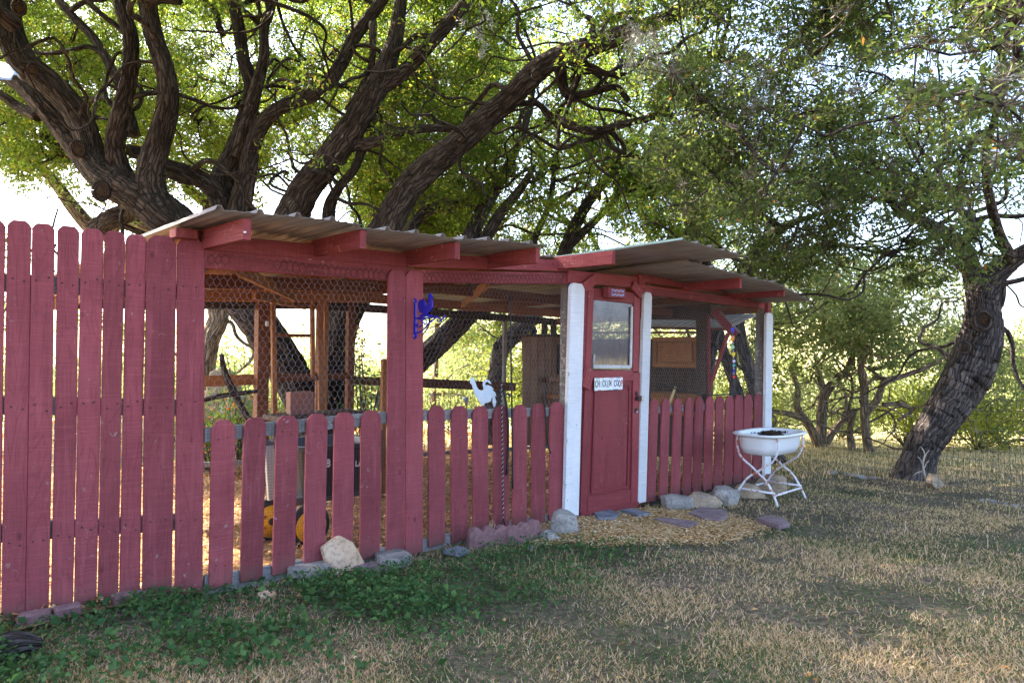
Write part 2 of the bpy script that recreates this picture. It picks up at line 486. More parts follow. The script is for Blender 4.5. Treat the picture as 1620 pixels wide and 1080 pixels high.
def picket(name, pt, pb, w, t, mat, parent, out, ear=.3):
    """pt: top middle, pb: bottom middle"""
    d = np.asarray(pt) - np.asarray(pb)
    o = link(name, picket_mesh(w, float(np.linalg.norm(d)), t, ear), mat, parent, frame(pb, d, out))
    return o

def tube_arrays(pts, rad, seg=8, cap=True, lump=0.0, seed=0.0, uvlen=True):
    pts = np.asarray(pts, float); n = len(pts)
    rad = np.broadcast_to(np.asarray(rad, float), (n,))
    tan = np.gradient(pts, axis=0); tan /= np.linalg.norm(tan, axis=1)[:, None] + 1e-9
    ref = np.array([0.0, 0, 1]) if abs(tan[0][2]) < .9 else np.array([1.0, 0, 0])
    x = np.cross(ref, tan[0]); x /= np.linalg.norm(x)
    xs = []
    for i in range(n):
        x = x - tan[i] * np.dot(x, tan[i]); x /= np.linalg.norm(x) + 1e-9; xs.append(x)
    xs = np.array(xs); ys = np.cross(tan, xs)
    a = np.linspace(0, 2 * np.pi, seg + 1)
    s = np.concatenate([[0], np.cumsum(np.linalg.norm(np.diff(pts, axis=0), axis=1))])
    rr = rad[:, None] * np.ones(seg + 1)[None]
    if lump:
        ph = seed * 7.3
        for k, am in ((2, .5), (3, .42), (5, .28), (8, .22), (13, .20), (19, .16)):
            rr = rr * (1 + lump * am * np.sin(k * a[None] + ph * k + (.9 + k * .05) * np.sin(s[:, None] * (1.2 + k * .22) + ph * k)))
        rr = rr * (1 + lump * .35 * np.sin(s[:, None] * 2.3 + ph) * np.sin(s[:, None] * 1.3 + ph * 2))
        rr[:, -1] = rr[:, 0]
    v = pts[:, None] + rr[..., None] * (np.cos(a)[None, :, None] * xs[:, None] + np.sin(a)[None, :, None] * ys[:, None])
    uv = np.stack([np.broadcast_to((a / (2 * np.pi))[None], (n, seg + 1)) * 2 * np.pi * np.median(rad) + seed, np.broadcast_to(s[:, None], (n, seg + 1)) + seed * 3.1], -1)
    m = seg + 1
    i, j = np.meshgrid(np.arange(n - 1), np.arange(seg), indexing='ij')
    q = np.stack([i * m + j, i * m + j + 1, (i + 1) * m + j + 1, (i + 1) * m + j], -1).reshape(-1, 4)
    v = v.reshape(-1, 3); uv = uv.reshape(-1, 2)
    tr = []
    if cap:
        for e, base in ((0, 0), (1, (n - 1) * m)):
            ci = len(v); v = np.vstack([v, pts[0 if e == 0 else -1]]); uv = np.vstack([uv, uv[base]])
            for jj in range(seg):
                tr.append((ci, base + jj + 1, base + jj) if e == 0 else (ci, base + jj, base + jj + 1))
    return v, q, np.array(tr, int).reshape(-1, 3), uv

class Acc:
    """collects arrays into one mesh"""
    def __init__(s): s.v = []; s.q = []; s.t = []; s.uv = []; s.n = 0
    def add(s, v, q=None, t=None, uv=None):
        s.v.append(v)
        if q is not None and len(q): s.q.append(np.asarray(q) + s.n)
        if t is not None and len(t): s.t.append(np.asarray(t) + s.n)
        s.uv.append(uv if uv is not None else np.zeros((len(v), 2)))
        s.n += len(v)
    def tube(s, pts, rad, seg=6, **kw): s.add(*tube_arrays(pts, rad, seg, **kw))
    def mesh(s, name='mesh'):
        return npmesh(name, np.concatenate(s.v), np.concatenate(s.t) if s.t else None, np.concatenate(s.q) if s.q else None, np.concatenate(s.uv))

def smooth_path(pts, k=6):
    """Catmull-Rom through rows of any width"""
    p = np.asarray(pts, float)
    p = np.vstack([2 * p[0] - p[1], p, 2 * p[-1] - p[-2]])
    out = []
    for i in range(1, len(p) - 2):
        for t in np.linspace(0, 1, k, endpoint=False):
            a, b, c, d = p[i - 1], p[i], p[i + 1], p[i + 2]
            out.append(.5 * ((2 * b) + (-a + c) * t + (2 * a - 5 * b + 4 * c - d) * t * t + (-a + 3 * b - 3 * c + d) * t ** 3))
    out.append(p[-2])
    return np.array(out)

def tube(name, pts, rad, mat, parent=None, seg=8, sm=4, mw=None):
    pts = np.asarray(pts, float)
    r = np.broadcast_to(np.asarray(rad, float), (len(pts),))
    q = np.column_stack([pts, r])
    if sm > 1 and len(pts) > 2: q = smooth_path(q, sm)
    a = Acc(); a.tube(q[:, :3], q[:, 3], seg)
    return link(name, a.mesh(name), mat, parent, mw, smooth=True)

def leaves_arrays(c, size, rg, width=.43, up=.0, fold=.12, droop=0.0):
    """one folded rhombic leaf (two triangles) per centre"""
    n = len(c)
    d = rg.normal(size=(n, 3)); d[:, 2] -= droop; d /= np.linalg.norm(d, axis=1)[:, None]
    nr = rg.normal(size=(n, 3)); nr[:, 2] += up
    s = np.cross(d, nr); s /= np.linalg.norm(s, axis=1)[:, None] + 1e-9
    nn = np.cross(s, d)
    L = (size * rg.uniform(.6, 1.25, n))[:, None]
    w = L * width * .5
    v = np.stack([c - d * L * .5, c + s * w - d * L * .05 + nn * L * fold, c + d * L * .5, c - s * w - d * L * .05 + nn * L * fold], 1).reshape(-1, 3)
    b = np.arange(n)[:, None] * 4
    t = np.concatenate([b + [0, 1, 2], b + [0, 2, 3]])
    return v, t

def leaf_object(name, c, size, mat, parent, rg, **kw):
    v, t = leaves_arrays(c, size, rg, **kw)
    return link(name, npmesh(name, v, t), mat, parent)

# ================================================================== ground
def grid_axis(pts):
    out = []
    for (a, b, st) in pts: out += list(np.arange(a, b, st))
    out.append(pts[-1][1]); return np.array(out)
gx = grid_axis([(-900, -60, 60), (-60, -8, 2), (-8, 8, .11), (8, 60, 2), (60, 900, 60)])
gy = grid_axis([(-60, 0, 4), (0, 12, .11), (12, 60, 1.5), (60, 1500, 60)])
GX, GY = np.meshgrid(gx, gy)
GZ = gz(GX, GY)
nz = np.array([noise.noise(Vector((x * 2.1, y * 2.1, 0))) for x, y in zip(GX.ravel(), GY.ravel())]).reshape(GX.shape)
GZ = GZ + nz * .018 * (GY < 14)
far = np.clip((GY - 180) / 420, 0, 1)
GZ = GZ + far * (34 + 16 * np.sin(GX / 190.0 + .7) + 9 * np.sin(GX / 71.0))
ny_, nx_ = GX.shape
i, j = np.meshgrid(np.arange(ny_ - 1), np.arange(nx_ - 1), indexing='ij')
q = np.stack([i * nx_ + j, i * nx_ + j + 1, (i + 1) * nx_ + j + 1, (i + 1) * nx_ + j], -1).reshape(-1, 4)
gme = npmesh('ground', np.stack([GX, GY, GZ], -1).reshape(-1, 3), None, q)
tag(link('ground', gme, M['ground'], smooth=True), kind='structure')
# leaf-strewn dirt floor inside the coop, a sheet just above the lawn
fu = np.linspace(-1.6, 6.5, 60); fv = np.linspace(-.02, 5.2, 40)
FU, FV = np.meshgrid(fu, fv)
fp = L0[None, None] + U * FU[..., None] - N * FV[..., None]
fz = gz(fp[..., 0], fp[..., 1]) + .022 + .012 * np.sin(FU * 3.1) * np.sin(FV * 2.7)
fp[..., 2] = fz
i, j = np.meshgrid(np.arange(39), np.arange(59), indexing='ij')
q = np.stack([i * 60 + j, i * 60 + j + 1, (i + 1) * 60 + j + 1, (i + 1) * 60 + j], -1).reshape(-1, 4)
tag(link('dirt_floor', npmesh('dirt_floor', fp.reshape(-1, 3), None, q), M['dirt'], smooth=True), kind='structure')

# ================================================================== tall fence
base = T(160, 900); base[2] = gz(base[0], base[1])
tf = thing('privacy_fence', 'tall dusty red dog-eared privacy fence of wide boards beside the chicken coop', 'fence', base)
tall = [(-28, 9, 348, -37, 0, 990), (12, 50, 349, 2, 40, 982), (51, 87, 354, 41, 76.5, 975), (91, 126, 358, 80.5, 115, 966),
        (129, 164, 362, 118, 151.5, 958), (165.5, 198, 366, 154, 187.5, 951), (199.5, 232, 371, 189.5, 220, 946),
        (232.6, 279.3, 373, 223, 273, 940), (279.9, 324, 377, 275, 321, 941)]
for k, (a, b, ty, c, d, by) in enumerate(tall):
    off = .004 * (k % 3) + (.012 if k in (7,) else 0)
    pt = T((a + b) / 2, ty, off); pb = T((c + d) / 2, by, off)
    w = float(np.linalg.norm(T(a, ty + 30, off) - T(b, ty + 30, off)))
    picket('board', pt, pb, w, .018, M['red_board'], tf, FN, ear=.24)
for (x0, y0, x1, y1) in ((-45, 445, 320, 462), (-45, 640, 320, 645), (-45, 845, 320, 822)):
    bar('rail', T(x0, y0, -.033), T(x1, y1, -.033), .085, .038, M['grey_wood'], tf, ydir=FN)
pp = L0 + np.array([-.62, -.39, 0]) - FN * .10
bar('post', (pp[0], pp[1], -.3), (pp[0], pp[1], 1.7), .09, .09, M['grey_wood'], tf, ydir=FN)
na = Acc()
for k, (a, b, ty, c, d, by) in enumerate(tall):
    for fy in (.145, .47, .80):
        for fx in (.24, .74):
            xx = (a * (1 - fy) + c * fy) * (1 - fx) + (b * (1 - fy) + d * fy) * fx
            p = T(xx + random.uniform(-2, 2), ty + (by - ty) * fy + random.uniform(-7, 7), .0095 + .004 * (k % 3) + (.012 if k == 7 else 0))
            na.tube(np.array([p, p + FN * .0018]), .0042, 8)
tag(link('nail_heads', na.mesh('nail_heads'), M['rust'], tf), kind='stuff')
# boards that run on out of the frame to the left
for k in range(9):
    a = T(-28, 348) - FD * (.107 * (k + 1)) + Z * .001 * k
    b = T(-37, 990) - FD * (.107 * (k + 1))
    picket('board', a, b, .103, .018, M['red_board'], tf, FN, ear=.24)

# ================================================================== chicken coop
coop = thing('chicken_coop', 'red open-sided chicken coop with low picket front, wire mesh and corrugated metal roof', 'chicken coop', C(3.2, 1.5, 0))

low = [(335, 372, 664, 330, 367, 927), (386, 421, 660, 378.5, 416, 918), (437, 472, 657, 430, 466, 906), (485, 518, 654, 480, 513.5, 902),
       (529, 560, 652, 525, 558, 884), (571, 602, 649, 569, 600, 882),
       (677, 703, 642, 677, 704, 861), (713.5, 739, 642, 714, 740, 856), (747, 771.5, 642, 748, 773, 845), (780, 804, 642, 781, 804, 840),
       (811, 833, 640, 811, 832, 832), (841, 862, 638, 841, 861.5, 829), (870, 891, 635.5, 868, 889.5, 821)]
rx = [1035, 1053, 1072, 1090, 1106, 1123, 1138.5, 1154, 1169, 1183.5, 1199]
ry = [631, 630.5, 630, 629, 628, 627, 626, 625.5, 624.5, 623.5, 622.5]
rb = [793, 789.5, 785, 783.5, 779, 774.5, 771, 767, 763, 759.5, 756]
rbx = [1029.5, 1048.5, 1068, 1086, 1102, 1119, 1135, 1151, 1166, 1180.5, 1196.5]
for k in range(11): low.append((rx[k] - 6.2, rx[k] + 6.2, ry[k], rbx[k] - 6.4, rbx[k] + 6.4, rb[k]))
for k, (a, b, ty, c, d, by) in enumerate(low):
    off = .030 + .002 * (k % 2)
    pt = W((a + b) / 2, ty, off); pb = W((c + d) / 2, by, off)
    w = float(np.linalg.norm(W(a, ty + 20, off) - W(b, ty + 20, off)))
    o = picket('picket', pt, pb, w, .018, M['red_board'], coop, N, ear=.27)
    if k == 2: o['label'] = 'picket with diagonal saw marks'
na = Acc()
for k, (a, b, ty, c, d, by) in enumerate(low):
    for fy in (.11, .88):
        for fx in (.3, .7):
            xx = (a * (1 - fy) + c * fy) * (1 - fx) + (b * (1 - fy) + d * fy) * fx
            p = W(xx, ty + (by - ty) * fy + random.uniform(-3, 3), .0395 + .002 * (k % 2))
            na.tube(np.array([p, p + N * .0016]), .0036, 7)
tag(link('nail_heads', na.mesh('nail_heads'), M['rust'], coop), kind='stuff')
# two tall boards either side of the middle post
for (a, b, ty, c, d, by) in ((613.5, 641, 427, 610, 639.5, 881), (641.5, 668.5, 429, 640.3, 668.5, 876)):
    pt = W((a + b) / 2, ty, .031); pb = W((c + d) / 2, by, .031)
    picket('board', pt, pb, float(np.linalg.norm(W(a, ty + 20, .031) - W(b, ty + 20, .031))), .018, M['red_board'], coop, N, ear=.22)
# posts on the front line
for (xt, yt, xb, yb, w, mt) in ((309, 365, 306, 935, .07, 'brown'), (641, 415, 640, 865, .085, 'brown'),
                                (897, 432, 893, 815, .075, 'grey_wood'), (1204.5, 470, 1199, 760, .085, 'grey_wood'), (1021, 440, 1016, 790, .06, 'brown')):
    bar('post', W(xt, yt, -.055), W(xb, yb, -.055), w, w, M[mt], coop)
# grey rails behind the pickets, and sill boards on the ground
for (x0, y0, x1, y1, w, m) in ((322, 688, 610, 660, .075, 'grey_wood'), (668, 657, 900, 650, .07, 'grey_wood'), (1027, 648, 1204, 639, .07, 'grey_wood'),
                               (322, 925, 640, 872, .10, 'grey_wood'), (640, 868, 897, 815, .09, 'grey_wood'), (1019, 797, 1205, 753, .10, 'dark_wood')):
    bar('rail', W(x0, y0, 0), W(x1, y1, 0), w, .035, M[m], coop)
# front beams behind the chicken wire, with red blocking boards above between the rafters
bar('beam', W(322, 410, 0), W(641, 434, 0), .098, .04, M['red_trim'], coop)
bar('beam', W(641.3, 437, 0), W(905, 441, 0), .088, .04, M['red_trim'], coop)
bar('beam', W(1015, 458, 0), W(1207, 483, 0), .085, .04, M['red_trim'], coop)
bar('blocking', W(326, 384, -.006), W(641, 411.5, -.006), .088, .036, M['red_trim'], coop)
bar('blocking', W(641.3, 411.5, -.006), W(895, 421, -.006), .088, .036, M['red_trim'], coop)
bar('blocking', W(1006, 438, -.006), W(1214, 467, -.006), .088, .036, M['red_trim'], coop)
bar('post_cap', W(291, 363, .0), W(291, 378, .0), .11, .09, M['red_trim'], coop)
bar('post_cap', W(1213.5, 476, .01), W(1213.5, 496, .01), .08, .06, M['red_trim'], coop)
# rafters: painted tails outside, brown inside
tails = [(391, 379.5, .50), (574.5, 393.5, .50), (724, 409.5, .50), (851, 416, .50), (971, 418, .56), (1172, 456, .60), (1241, 469, .60)]
raft = []
for (px, py, off) in tails:
    e = W(px, py, off)
    z0 = e[2] + .05
    a = e.copy(); a[2] = z0
    b = e - N * (off + .02); b[2] = z0 + .005
    bar('rafter_tail', a, b, .102, .04, M['red_trim'], coop, ydir=U)
    c = e - N * (off + .021); c[2] = z0 + .004
    v1 = 3.45; d = e - N * (off + v1); d[2] = z0 - .10
    bar('rafter', c, d, .10, .038, M['orange_wood' if px < 700 else 'brown'], coop, ydir=U)
    raft.append((float(np.dot(e - L0, U)), z0))
for px, py, off in tails[:1]:
    e = W(px - 3, py - 12, off + .003)
    link('bolt', box_mesh(.012, .012, .012, .003), M['bolt'], coop, Matrix.Translation(e))
def zrow(u, v):
    us = [r[0] for r in raft]; zs = [r[1] for r in raft]
    return float(np.interp(u, us, zs)) - .10 * v / 3.45
for v, dz, mt in ((1.12, -.10, 'brown'), (2.25, -.10, 'orange_wood'), (3.30, -.095, 'dark_wood')):
    for (u0, u1) in ((-.05, 2.45), (2.47, 4.4), (4.42, 6.45)):
        bar('purlin', C(u0, v, zrow(u0, v) + dz), C(u1, v, zrow(u1, v) + dz), .095, .04, M[mt], coop)
for u0, u1, v0, v1 in ((.25, 1.5, .15, 1.9), (1.0, 2.3, 1.6, 3.2), (2.3, 3.6, .3, 2.1)):
    bar('brace', C(u0, v0, zrow(u0, v0) - .13), C(u1, v1, zrow(u1, v1) - .115), .07, .035, M['orange_wood'], coop, ydir=U)
# left side beam and a long side rail
bar('beam', C(.02, .05, zrow(0, 0) - .11), C(.02, 3.3, zrow(0, 3.3) - .10), .10, .038, M['orange_wood'], coop, ydir=U)
bar('beam', C(6.45, .05, zrow(6.4, 0) - .11), C(6.45, 3.3, zrow(6.4, 3.3) - .10), .10, .038, M['brown'], coop, ydir=U)

# corrugated roof: ribbed sheets, each with its own thickness
def sheet(fl, fr, bl, br, mat=M['roof'], parent=coop, name='roof_sheet', pitch=.215, zmid=None):
    fl, fr, bl, br = [np.asarray(p, float) for p in (fl, fr, bl, br)]
    wdt = float(np.linalg.norm(fr - fl)); nrib = max(1, round(wdt / pitch)); pit = wdt / nrib
    prof = []
    for r in range(nrib):
        s0 = r * pit
        prof += [(s0, 0), (s0 + .010, .021), (s0 + .028, .021), (s0 + .040, 0), (s0 + .085, 0), (s0 + .090, .004), (s0 + .100, .004), (s0 + .105, 0),
                 (s0 + .145, 0), (s0 + .150, .004), (s0 + .160, .004), (s0 + .165, 0)]
    prof.append((wdt, 0)); prof = np.array(prof)
    ns = 9; rows = []
    nrm = np.cross(fr - fl, bl - fl); nrm /= np.linalg.norm(nrm)
    if nrm[2] < 0: nrm = -nrm
    for k in range(ns):
        t = k / (ns - 1)
        a = fl * (1 - t) + bl * t; b = fr * (1 - t) + br * t
        f = prof[:, :1] / wdt
        sag = .006 * np.sin(t * 9 + f * 4 + fl[0])
        rows.append(a * (1 - f) + b * f + nrm * (prof[:, 1:] + sag))
    top = np.array(rows); npf = len(prof)
    v = np.concatenate([top.reshape(-1, 3), (top - nrm * .0018).reshape(-1, 3)])
    i, j = np.meshgrid(np.arange(ns - 1), np.arange(npf - 1), indexing='ij')
    q = np.stack([i * npf + j, i * npf + j + 1, (i + 1) * npf + j + 1, (i + 1) * npf + j], -1).reshape(-1, 4)
    o = ns * npf
    q2 = q[:, ::-1] + o
    jj = np.arange(npf - 1)
    e1 = np.stack([jj + o, jj + 1 + o, jj + 1, jj], -1); kk = jj + (ns - 1) * npf
    e2 = np.stack([kk, kk + 1, kk + 1 + o, kk + o], -1)
    ii = np.arange(ns - 1) * npf
    e3 = np.stack([ii, ii + npf, ii + npf + o, ii + o], -1); ii = ii + npf - 1
    e4 = np.stack([ii + o, ii + npf + o, ii + npf, ii], -1)
    c = v.mean(0)
    return link(name, npmesh('roof_sheet', v - c, None, np.concatenate([q, q2, e1, e2, e3, e4])), mat, parent, Matrix.Translation(c))

def topz(u, v): return zrow(u, max(v, -.5)) + .057 if v >= 0 else zrow(u, 0) + .057
def flat_sheet(u0, u1, vf, vb, dzf=0., dzb=0., zf0=None, zf1=None):
    z0 = (zf0 if zf0 is not None else topz(u0, vf)) + dzf
    z1 = (zf1 if zf1 is not None else topz(u1, vf)) + dzf
    return sheet(C(u0, vf, z0), C(u1, vf, z1), C(u0, vb, topz(u0, vb) + dzb), C(u1, vb, topz(u1, vb) + dzb))
flat_sheet(-.17, .60, -.545, 3.6, .012)
flat_sheet(.56, 1.34, -.53, 3.62, .004, .004)
flat_sheet(1.30, 2.07, -.55, 3.6, .010, .009)
flat_sheet(2.04, 2.95, .02, 3.6, .012, .004)
s2f = hz(1080, 381, 2.19); s2b = C(2.91, 3.55, 2.12)
e2 = hz(1172, 406, 2.19)
uf0 = float(np.dot(s2f - L0, U)); vf0 = -float(np.dot(s2f - L0, N)); uf1 = float(np.dot(e2 - L0, U)); vf1 = -float(np.dot(e2 - L0, N))
sheet(C(uf0, vf0, 2.19), C(uf1, vf0, 2.19), C(uf0, 3.5, 2.10), C(uf1, 3.5, 2.10))
flat_sheet(uf1 - .30, uf1 + .56, -.68, 3.55, .006, .0)
flat_sheet(uf1 + .52, uf1 + 1.40, -.68, 3.56, -.004, .006)
pe = W(1284, 476, .60); ue = float(np.dot(pe - L0, U)); uz = uf1 + 1.36
sheet(C(uz, -.68, topz(uz, -.6) + .0), C(ue, -.60, pe[2]), C(uz, 3.55, topz(uz, 3.5)), C(ue, 3.55, topz(6.4, 3.5) - .03))
# teal turned edge on the raised sheet
bar('edge_trim', C(uf0 - .004, vf0, 2.205), C(uf0 - .004, 3.4, 2.115), .006, .012, color('teal_edge_paint', (.22, .36, .34)), coop, ydir=(0, 0, 1), bev=.002)

# interior: posts and rails at the back, seen through the wire
BV = 3.3
def B(px, py, v=BV): return W(px, py, -v)
bz = -.1
for (x0, y0, x1, y1, w, mt, v) in (
        (414, 470, 412, 668, .125, 'brown', 3.25), (500, 480, 502, 668, .055, 'brown', 3.2), (512, 478, 513, 655, .05, 'orange_wood', 3.1),
        (553, 474, 552, 668, .085, 'brown', 3.28), (605, 568, 605, 745, .05, 'orange_wood', 1.9),
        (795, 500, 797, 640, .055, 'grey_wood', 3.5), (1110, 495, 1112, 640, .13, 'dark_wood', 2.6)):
    p = B(x0, y0, v); q = B(x1, y1, v)
    p = q + Z * (p[2] - q[2]); q = q.copy(); q[2] = float(gz(q[0], q[1])) - .05
    bar('back_post', p, q, w, w * .8, M[mt], coop)
for (x0, y0, x1, y1, w, mt, v) in ((318, 603, 408, 600, .11, 'orange_wood', 3.33), (430, 597, 552, 594, .07, 'brown', 3.17), (556, 601, 604, 604, .10, 'brown', 3.33),
                                   (606, 603, 815, 612, .12, 'brown', 3.36), (318, 735, 560, 722, .05, 'grey_wood', 3.3), (670, 718, 890, 705, .05, 'grey_wood', 3.3)):
    bar('back_rail', B(x0, y0, v), B(x1, y1, v), w, .035, M[mt], coop)

# ---- chicken wire (hexagonal) on the three openings, hardware cloth behind the pickets
def hexwire(quad, cw=.039, r=.0005, off=.0, name='chicken_wire', seed=1, mat=None):
    """quad: pixel corners tl, tr, br, bl on the front plane"""
    tl, tr, br, bl = [W(x, y, off) for x, y in quad]
    rgw = np.random.default_rng(seed)
    wid = float(np.linalg.norm(tr - tl)); hgt = float(np.linalg.norm(tl - bl))
    nxc = int(wid / cw); ch = cw * .78; nyc = int(hgt / ch)
    def pt(u, v):
        u = np.clip(u / nxc, 0, 1)[..., None]; v = np.clip(v / nyc, 0, 1)[..., None]
        top = tl * (1 - u) + tr * u; bot = bl * (1 - u) + br * u
        return top * (1 - v) + bot * v
    segs = []
    for r_ in range(nyc + 1):
        o = .5 if r_ % 2 else 0.0
        for c_ in range(nxc + 1):
            x = c_ + o; y = float(r_)
            # hexagon vertices: a at (x, y-.17) and b at (x, y+.17); zigzag to neighbours
            segs.append((x, y - .2, x, y + .2))
            segs.append((x, y + .2, x + .5, y + .8)); segs.append((x, y + .2, x - .5, y + .8))
    s = np.array(segs)
    s = s[(s[:, [0, 2]].max(1) <= nxc + .01) & (s[:, [0, 2]].min(1) >= -.01) & (s[:, [1, 3]].max(1) <= nyc + .01) & (s[:, [1, 3]].min(1) >= -.01)]
    def warp(x, y):
        return x + .18 * np.sin(x * .31 + y * .23 + seed) + .10 * np.sin(x * 1.3 + y * .9), y + .35 * np.sin(x * .17 + seed) * np.sin(y * .4) + .12 * np.sin(x * .9 + y * 1.7)
    ax, ay = warp(s[:, 0], s[:, 1]); bx_, by_ = warp(s[:, 2], s[:, 3])
    a = pt(ax, ay); b = pt(bx_, by_)
    bulge = lambda p: p + N * (.006 * np.sin(p @ U * 6 + 1) * np.sin(p[:, 2] * 8))[:, None]
    a = bulge(a); b = bulge(b)
    d = b - a; ln = np.linalg.norm(d, axis=1); k = ln > 1e-4; a, b, d = a[k], b[k], d[k] / ln[k][:, None]
    sd = np.cross(d, N); up = np.cross(sd, d)
    v = []
    for e in (a, b):
        for an in (0, 2.094, 4.189):
            v.append(e + (sd * math.cos(an) + up * math.sin(an)) * r)
    v = np.stack(v, 1).reshape(-1, 3)
    bse = np.arange(len(a))[:, None] * 6
    q = np.concatenate([bse + [0, 1, 4, 3], bse + [1, 2, 5, 4], bse + [2, 0, 3, 5]])
    return link(name, npmesh(name, v, None, q), mat or M['wire'], coop)
hexwire(((324, 424, ), (613, 446), (611, 655), (321, 668)), seed=1)
hexwire(((669, 450), (893, 452), (891, 652), (668, 650)), seed=2, r=.00042)
hexwire(((1031, 467), (1202, 489), (1198, 634), (1027, 642)), seed=3, r=.00042)
hexwire(((324, 397), (613, 425), (613, 446), (324, 424)), off=.024, seed=4, r=.0021, mat=M['wire_painted'])
hexwire(((669, 428), (893, 433), (893, 452), (669, 450)), off=.024, seed=5, r=.0021, mat=M['wire_painted'])
hexwire(((1031, 454), (1202, 476), (1202, 489), (1031, 467)), off=.024, seed=6, r=.0021, mat=M['wire_painted'])
def cloth(quad, st=.0165, off=.021, r=.0006):
    tl, tr, br, bl = [W(x, y, off) for x, y in quad]
    nxc = int(np.linalg.norm(tr - tl) / st); nyc = int(np.linalg.norm(tl - bl) / st)
    a = Acc()
    for k in range(nxc + 1):
        u = k / nxc
        a.tube(np.array([tl * (1 - u) + tr * u, bl * (1 - u) + br * u]), r, 3, cap=False)
    for k in range(nyc + 1):
        u = k / nyc
        a.tube(np.array([tl * (1 - u) + bl * u, tr * (1 - u) + br * u]), r, 3, cap=False)
    link('hardware_cloth', a.mesh('hardware_cloth'), M['dark_wire'], coop)
cloth(((324, 672), (611, 655), (609, 875), (322, 925)))
cloth(((669, 646), (893, 640), (890, 815), (668, 862)))
cloth(((1029, 637), (1200, 628), (1197, 757), (1020, 792)))

# ---- door and white posts
def wbox(name, xt, yt, xb, yb, w, t, mat, off=.0, parent=None):
    return bar(name, W(xt, yt, off), W(xb, yb, off), w, t, M[mat], parent if parent is not None else coop)
def wp(name, x0, x1, ty, c0, c1, by, off, mat, t=.022):
    pt = W((x0 + x1) / 2, ty, off); pb = W((c0 + c1) / 2, by, off)
    return picket(name, pt, pb, float(np.linalg.norm(W(x0, ty + 20, off) - W(x1, ty + 20, off))), t, M[mat], coop, N, ear=.2)
wp('white_post', 901.5, 923, 448.5, 892.5, 912, 816, .065, 'white_wood', .035)
wp('white_post', 1017, 1029.5, 462.5, 1007, 1020, 794, .045, 'white_wood', .035)
wp('white_post', 1211, 1221, 495, 1207, 1218, 758, .045, 'white_wood', .035)
# header above the door and gusset boards
bar('header', W(896, 437, .02), W(1018, 448, .02), .10, .045, M['red_trim'], coop)
bar('header', W(1009, 441, .045), W(1018, 442, .045), .09, .03, M['red_trim'], coop)
bar('jamb', W(925, 440, .018), W(915, 812, .018), .05, .04, M['red_trim'], coop)
bar('jamb', W(1015.5, 450, .018), W(1008, 795, .018), .05, .04, M['red_trim'], coop)
bar('gusset', W(923, 455, .062), W(943, 440, .062), .085, .02, M['red_trim'], coop)
bar('gusset', W(1001, 450, .062), W(1015, 466, .062), .085, .02, M['red_trim'], coop)

dr = [W(928.5, 453, .03), W(1011, 463, .03), W(1005.5, 798, .03), W(914, 816, .03)]   # tl tr br bl
def dq(u, v, o=0.0):
    tl, tr, br, bl = dr
    return (tl * (1 - u) + tr * u) * (1 - v) + (bl * (1 - u) + br * u) * v + N * o
dW = float(np.linalg.norm(dr[0] - dr[1])); dH = float(np.linalg.norm(dr[0] - dr[3]))
door = bar('door', dq(.5, .376), dq(.5, 1.0), dW, .028, M['maroon'], coop)
def dbar(name, u0, v0, u1, v1, w, t, o, mat='maroon', bev=.004):
    return bar(name, dq(u0, v0, o), dq(u1, v1, o), w, t, M[mat], door, bev=bev)
stile = .105 * dW / dW
dbar('stile', .055, 0.002, .055, .374, .078, .032, .0)
dbar('stile', .935, 0.002, .935, .374, .09, .032, .0)
dbar('stile', .05, .378, .05, .998, .085, .012, .021)
dbar('stile', .93, .378, .93, .998, .105, .012, .021)
dbar('top_rail', .11, .030, .87, .030, .10, .032, .0)
dbar('middle_rail', .11, .392, .86, .392, .09, .012, .0205)
dbar('bottom_rail', .11, .955, .86, .955, .135, .012, .0205)
dbar('kick_strip', .0, .993, 1.0, .993, .045, .018, .03)
# raised panel with its bead moulding
dbar('panel', .485, .46, .485, .885, .47, .008, .017)
for (u0, v0, u1, v1) in ((.17, .445, .17, .90), (.80, .445, .80, .90)): dbar('bead', u0, v0, u1, v1, .014, .012, .024, bev=.003)
for (u0, v0, u1, v1) in ((.17, .438, .80, .438), (.17, .905, .80, .905)): dbar('bead', u0, v0, u1, v1, .014, .012, .024, bev=.003)
# glazed upper half: dusty pane, fly screen, peeling grey putty frame
pm = bar('pane', dq(.49, .055, .0), dq(.49, .365, .0), .60, .004, M['pane'], door, bev=0)
for (u0, v0, u1, v1, w) in ((.155, .30, .155, .355, .006), (.835, .07, .835, .355, .028), (.15, .352, .82, .352, .030)):
    dbar('putty_strip', u0, v0, u1, v1, w, .014, .012, 'grey_strip', .003)
a = Acc()
for k in range(40):
    u = .16 + .67 * k / 39
    a.tube(np.array([dq(u, .065, -.012), dq(u, .35, -.012)]), .0005, 3, cap=False)
for k in range(44):
    v = .065 + .285 * k / 43
    a.tube(np.array([dq(.16, v, -.012), dq(.83, v, -.012)]), .0005, 3, cap=False)
link('fly_screen', a.mesh('fly_screen'), M['dark_wire'], door)
# loose boards nailed on the door
bar('patch_board', W(934, 583, .075), W(926, 614, .075), .10, .02, M['red_trim'], door)
bar('patch_board', W(928, 583, .066), W(920, 612, .066), .05, .016, M['red_trim'], door)
